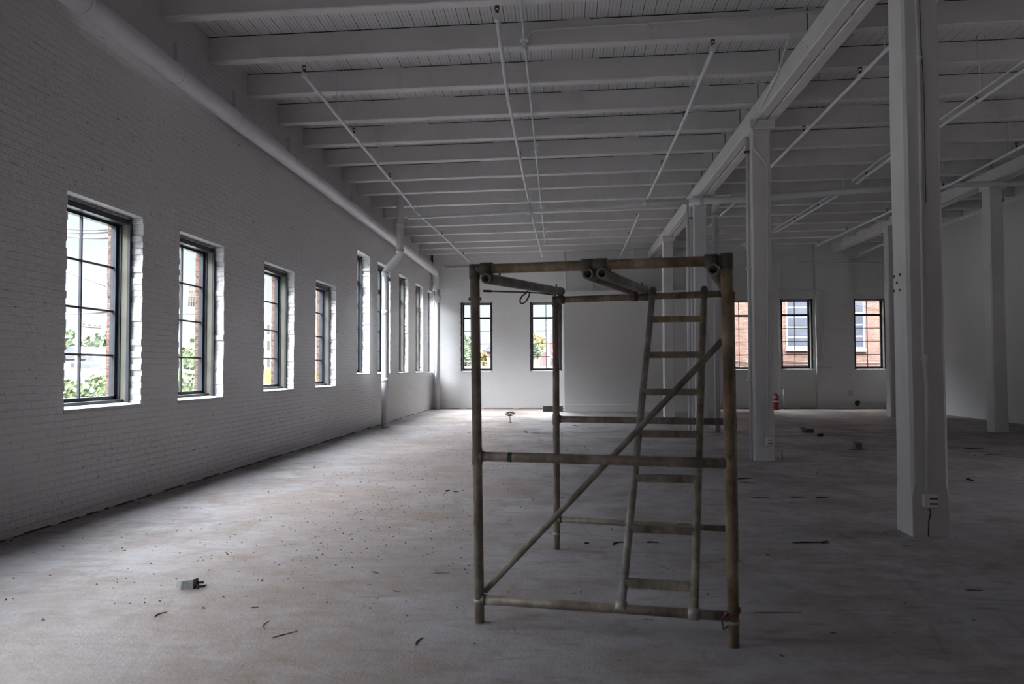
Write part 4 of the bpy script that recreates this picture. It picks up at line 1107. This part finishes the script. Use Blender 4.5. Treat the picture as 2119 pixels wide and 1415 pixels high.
tree(180, 803, 37, 34, M['leaf_green'], 'low hedge bush at the bottom centre of the first window view', 6, 848)
tree(390, 690, 62, 46, M['leaf_lime'], 'tall lime green tree in the second window view', 7, 840)
tree(425, 735, 52, 44, M['leaf_green'], 'green shrub at the bottom right of the second window view', 8, 850)
tree(968, 690, 75, 40, M['leaf_green'], 'green tree outside the first back wall window', 9, 760)
tree(1006, 728, 66, 24, M['leaf_yellow'], 'small yellow tree outside the first back wall window', 10, 758)
tree(1112, 690, 85, 34, M['leaf_yellow'], 'yellow autumn tree outside the second back wall window', 11, 735)
tree(1106, 708, 75, 22, M['leaf_green'], 'small green tree under the yellow one outside the back wall', 12, 740)
tree(585, 740, 60, 30, M['leaf_green'], 'green tree low in the third window view', 13, 830)
# houses
def house(px0, px1, pyeave, pypeak, Y_, wall, roof, lab, wins=(), depth=8, gable=True):
    a, b = at(px0, pyeave, Y=Y_), at(px1, pyeave, Y=Y_); pk = at((px0+px1)/2, pypeak, Y=Y_)
    h = thing('house', lab, 'house', ((a.x+b.x)/2, Y_, GZ), 'houses outside the windows')
    MB().box((a.x, Y_, GZ), (b.x, Y_+depth, a.z)).build('walls', wall, h)
    m_ = (a.x+b.x)/2; e = .3
    r = MB()
    r.add([(a.x-e, Y_-e, a.z-.1), (b.x+e, Y_-e, a.z-.1), (m_, Y_-e, pk.z), (a.x-e, Y_+depth+e, a.z-.1), (b.x+e, Y_+depth+e, a.z-.1), (m_, Y_+depth+e, pk.z)],
          [(0,1,2), (3,5,4), (0,2,5,3), (1,4,5,2), (0,3,4,1)])
    r.build('roof', roof, h)
    for (wx0, wy0, wx1, wy1) in wins:
        p, q = at(wx0, wy0, Y=Y_-.03), at(wx1, wy1, Y=Y_-.03)
        f_ = MB().box((p.x-.1, Y_-.06, q.z-.1), (q.x+.1, Y_+.02, p.z+.1)).build('window', M['vehicle_white'], h)
        MB().box((p.x, Y_-.08, q.z), (q.x, Y_-.055, p.z)).build('pane', M['glass_dark'], f_)
    return h
house(120, 182, 740, 716, 58, M['siding'], M['roof_grey'], 'pale house with grey gable roof, left of the first window view', [(147,748,156,760)])
house(172, 212, 762, 734, 52, M['house_red'], M['roof_grey'], 'red house with white windows, centre of the first window view', [(179,773,187,796),(192,774,203,797)])
house(128, 160, 782, 764, 46, M['vehicle_white'], M['vehicle_white'], 'low white porch house at the bottom left of the first window view', [(136,785,142,792),(152,785,157,795)])
house(1008, 1036, 725, 706, 60, M['house_pink'], M['roof_grey'], 'pinkish house outside the first back wall window', depth=4)
# utility pole with crossarm
pl = at(160.5, 800, Y=42)
up2 = thing('utility_pole', 'brown wooden utility pole with crossarm outside the first window', 'pole', (pl.x, 42, GZ))
tp = at(161, 672, Y=42)
MB().tube([(pl.x, 42, GZ), (tp.x, 42, tp.z)], [.15, .12], 10).build('pole', M['pole_wood'], up2)
q = at(208, 678, Y=43)
MB().tube([tp+Vector((0,0,-.05)), q], .06, 8).build('crossarm', M['pole_wood'], up2)
for f_ in (.25, .5, .75, .95):
    p = lerp(tp, q, f_); MB().tube([p, p+Vector((0,0,.3))], .05, 8).build('insulator', M['bracket'], up2)
pt_ = at(164, 765, Y=41.8); MB().tube([pt_, pt_+Vector((0,0,-.9))], .28, 12).build('transformer', M['vehicle_white'], up2)
def wire(p, q, Y0, Y1, lab, sag=.4, r=.02, m='cable'):
    a, b = at(*p, Y=Y0), (at(*q, Y=Y1) if Y1 else at(*q, X=XL-TH-.07)); pts = [lerp(a, b, i/8)-Vector((0,0,sag*4*(i/8)*(1-i/8))) for i in range(9)]
    tag(MB().tube(pts, r, 6).build('overhead_wire', M[m]), lab, 'wire', 'overhead wires outside the windows')
wire((90, 458), (243, 474), 24, None, 'overhead wire across the first window, uppermost', .1)
wire((90, 467), (243, 478), 24, None, 'overhead wire across the first window, second from top', .1)
wire((90, 474), (243, 491), 24, None, 'overhead wire across the first window, third from top', .1)
wire((90, 545), (243, 600), 30, None, 'overhead wire slanting down across the first window', .0, .012)
wire((90, 640), (243, 643), 34, None, 'overhead wire just above the trees in the first window', .1, .018)
wire((90, 735), (243, 750), 30, None, 'pale cable low across the first window, upper one', .1, .02, 'vehicle_white')
wire((90, 744), (243, 757), 31, None, 'pale cable low across the first window, lower one', .2, .02, 'vehicle_white')
wire((350, 752), (428, 770), 30, None, 'pale cable low across the second window', .1, .04, 'vehicle_white')
wire((350, 640), (428, 646), 34, None, 'overhead wire across the second window', .1, .02)
wire((1500, 742), (1700, 752), YN-.05, YN-.05, 'black cable low across the brick building, left side', .15, .02)
wire((1600, 746), (1860, 749), YN-.05, YN-.05, 'black cable low across the brick building, right side', .05, .02)
wire((1500, 755), (1600, 763), YN-.05, YN-.05, 'lowest black cable left of the second column', .05, .025)
wire((1740, 622), (1860, 645), YN-.05, YN-.05, 'thin cable in front of the brick building upper right', .05, .01)
# distant towers and buildings
def tower(px0, px1, py, Y_, mat, lab, dep=20, name='distant_tower'):
    a, b = at(px0, py, Y=Y_), at(px1, py, Y=Y_)
    return tag(MB().box((a.x, Y_, GZ), (b.x, Y_+dep, a.z)).build(name, mat), lab, 'building')
t = tower(214, 232, 640, 300, M['tower_blue'], 'hazy blue glass skyscraper at the right of first window view')
MB().box(at(218, 606, Y=305), at(232, 642, Y=312)).build('upper_setback', M['tower_blue'], t)
t = tower(388, 412, 634, 140, M['concrete_pale'], 'pale concrete tower with a lattice tank frame in the second window')
k = MB()
for i in range(5):
    p, q = at(391+i*5, 592, Y=140), at(391+i*5, 634, Y=140); k.tube([p, q], .14, 5)
for py in (592, 603, 614, 625): k.tube([at(391, py, Y=140), at(411, py, Y=140)], .14, 5)
k.build('lattice_frame', M['bark'], t)
t = tower(548, 600, 652, 90, M['cream'], 'cream masonry building with tall windows in the third window view')
for px in (553, 563, 574):
    for py in (672, 705, 740): MB().box(at(px, py, Y=89.95)-Vector((0,.05,0)), at(px+5, py+18, Y=90.1)).build('window', M['glass_dark'], t)
tag(MB().box((at(546, 765, Y=45).x, 45, GZ+.4), (at(564, 765, Y=45).x, 48, at(546, 765, Y=45).z)).build('yellow_container', M['yellow']), 'yellow container low in the third window view', 'container')
tag(MB().box((at(653, 768, Y=60).x, 60, GZ+.3), (at(672, 768, Y=60).x, 64, at(653, 768, Y=60).z)).build('yellow_container', M['yellow']), 'yellow container low in the fourth window view', 'container')
t = tower(655, 690, 660, 110, M['cream'], 'pale building filling the fourth window view')
# red building, viaduct and van outside the back wall
a, b = at(1117, 706, Y=95), at(1180, 706, Y=95)
rb_ = thing('red_building', 'bright red flat roofed building outside the second back wall window', 'building', (a.x, 95, GZ))
MB().box((a.x, 95, GZ), (b.x, 110, a.z)).build('walls', simple('bright_red_wall', (.13, .03, .03), .7), rb_)
MB().box((a.x+1, 96, a.z), (a.x+3.5, 99, a.z+1)).build('roof_unit', M['roof_grey'], rb_)
for px in (1125, 1142, 1158): MB().box(at(px, 722, Y=94.9), at(px+6, 729, Y=95.02)).build('window', M['vehicle_white'], rb_)
# elevated road deck with railing seen low in both left back windows
zr = at(1100, 747, Y=52).z
rd = thing('viaduct', 'grey elevated roadway with railing outside the left back windows', 'bridge', (-4, 52, GZ))
MB().box((-12, 52, zr-.9), (2.5, 57, zr-.35)).build('road_deck', M['concrete_pale'], rd)
k = MB(); 
for i in range(60): k.box((-12+i*.24, 51.98, zr-.4), (-12+i*.24+.03, 52.02, zr))
k.box((-12, 51.97, zr-.03), (2.5, 52.03, zr+.03)); k.build('railing', M['bracket'], rd)
for x in (-10, -5, 0): MB().box((x, 54, GZ), (x+.9, 55, zr-.9)).build('pier', M['concrete_pale'], rd)
a, b = at(1130, 737, Y=54), at(1175, 752, Y=54); zd = zr-.35
vn = thing('white_van', 'white van on the roadway outside the second back wall window', 'vehicle', (a.x, 54, zd))
MB().cbox((a.x, 53.4, zd+.22), (b.x, 55, a.z), .18).build('van_body', M['vehicle_white'], vn)
MB().box((a.x+.3, 53.37, a.z-.3), (b.x-.3, 53.42, a.z-.12)).build('side_window', M['glass_dark'], vn)
for x_ in (a.x+.3, b.x-.3): MB().tube([(x_, 53.38, zd+.2), (x_, 53.6, zd+.2)], .2, 14).build('wheel', M['cable'], vn)
p = at(1141, 695, Y=52); tag(MB().tube([(at(1134, 760, Y=50).x, 50, GZ), (at(1133, 664, Y=50).x, 50, at(1133, 664, Y=50).z)], .12, 8).build('lamp_pole', M['roof_grey']), 'thin grey pole outside the second back wall window', 'pole')
# brick building opposite the right windows
YN = 33.0
nb = thing('brick_building', 'tan brick building with paned windows close outside the right windows', 'building', (14, YN, GZ))
xa = 5.2
MB().box((xa, YN, GZ), (24, YN+12, 11)).build('walls', M['brick_tan'], nb)
def bwin(px0, py0, px1, py1, rows):
    p, q = at(px0, py0, Y=YN), at(px1, py1, Y=YN)
    f_ = MB().box((p.x-.07, YN-.03, q.z-.06), (q.x+.07, YN+.05, p.z+.05)).build('window', M['vehicle_white'], nb)
    MB().box((p.x-.10, YN-.12, q.z-.18), (q.x+.12, YN+.02, q.z-.04)).build('window_ledge', M['concrete_pale'], nb)
    z0_ = q.z; h = (p.z-q.z)/rows
    for i in range(rows):
        MB().box((p.x, YN-.05, z0_+i*h+.04), (q.x, YN-.028, z0_+(i+1)*h-.04)).build('pane', M['glass_dark'], f_)
bwin(1628, 595, 1676, 717, 6)
bwin(1755, 600, 1786, 719, 5)
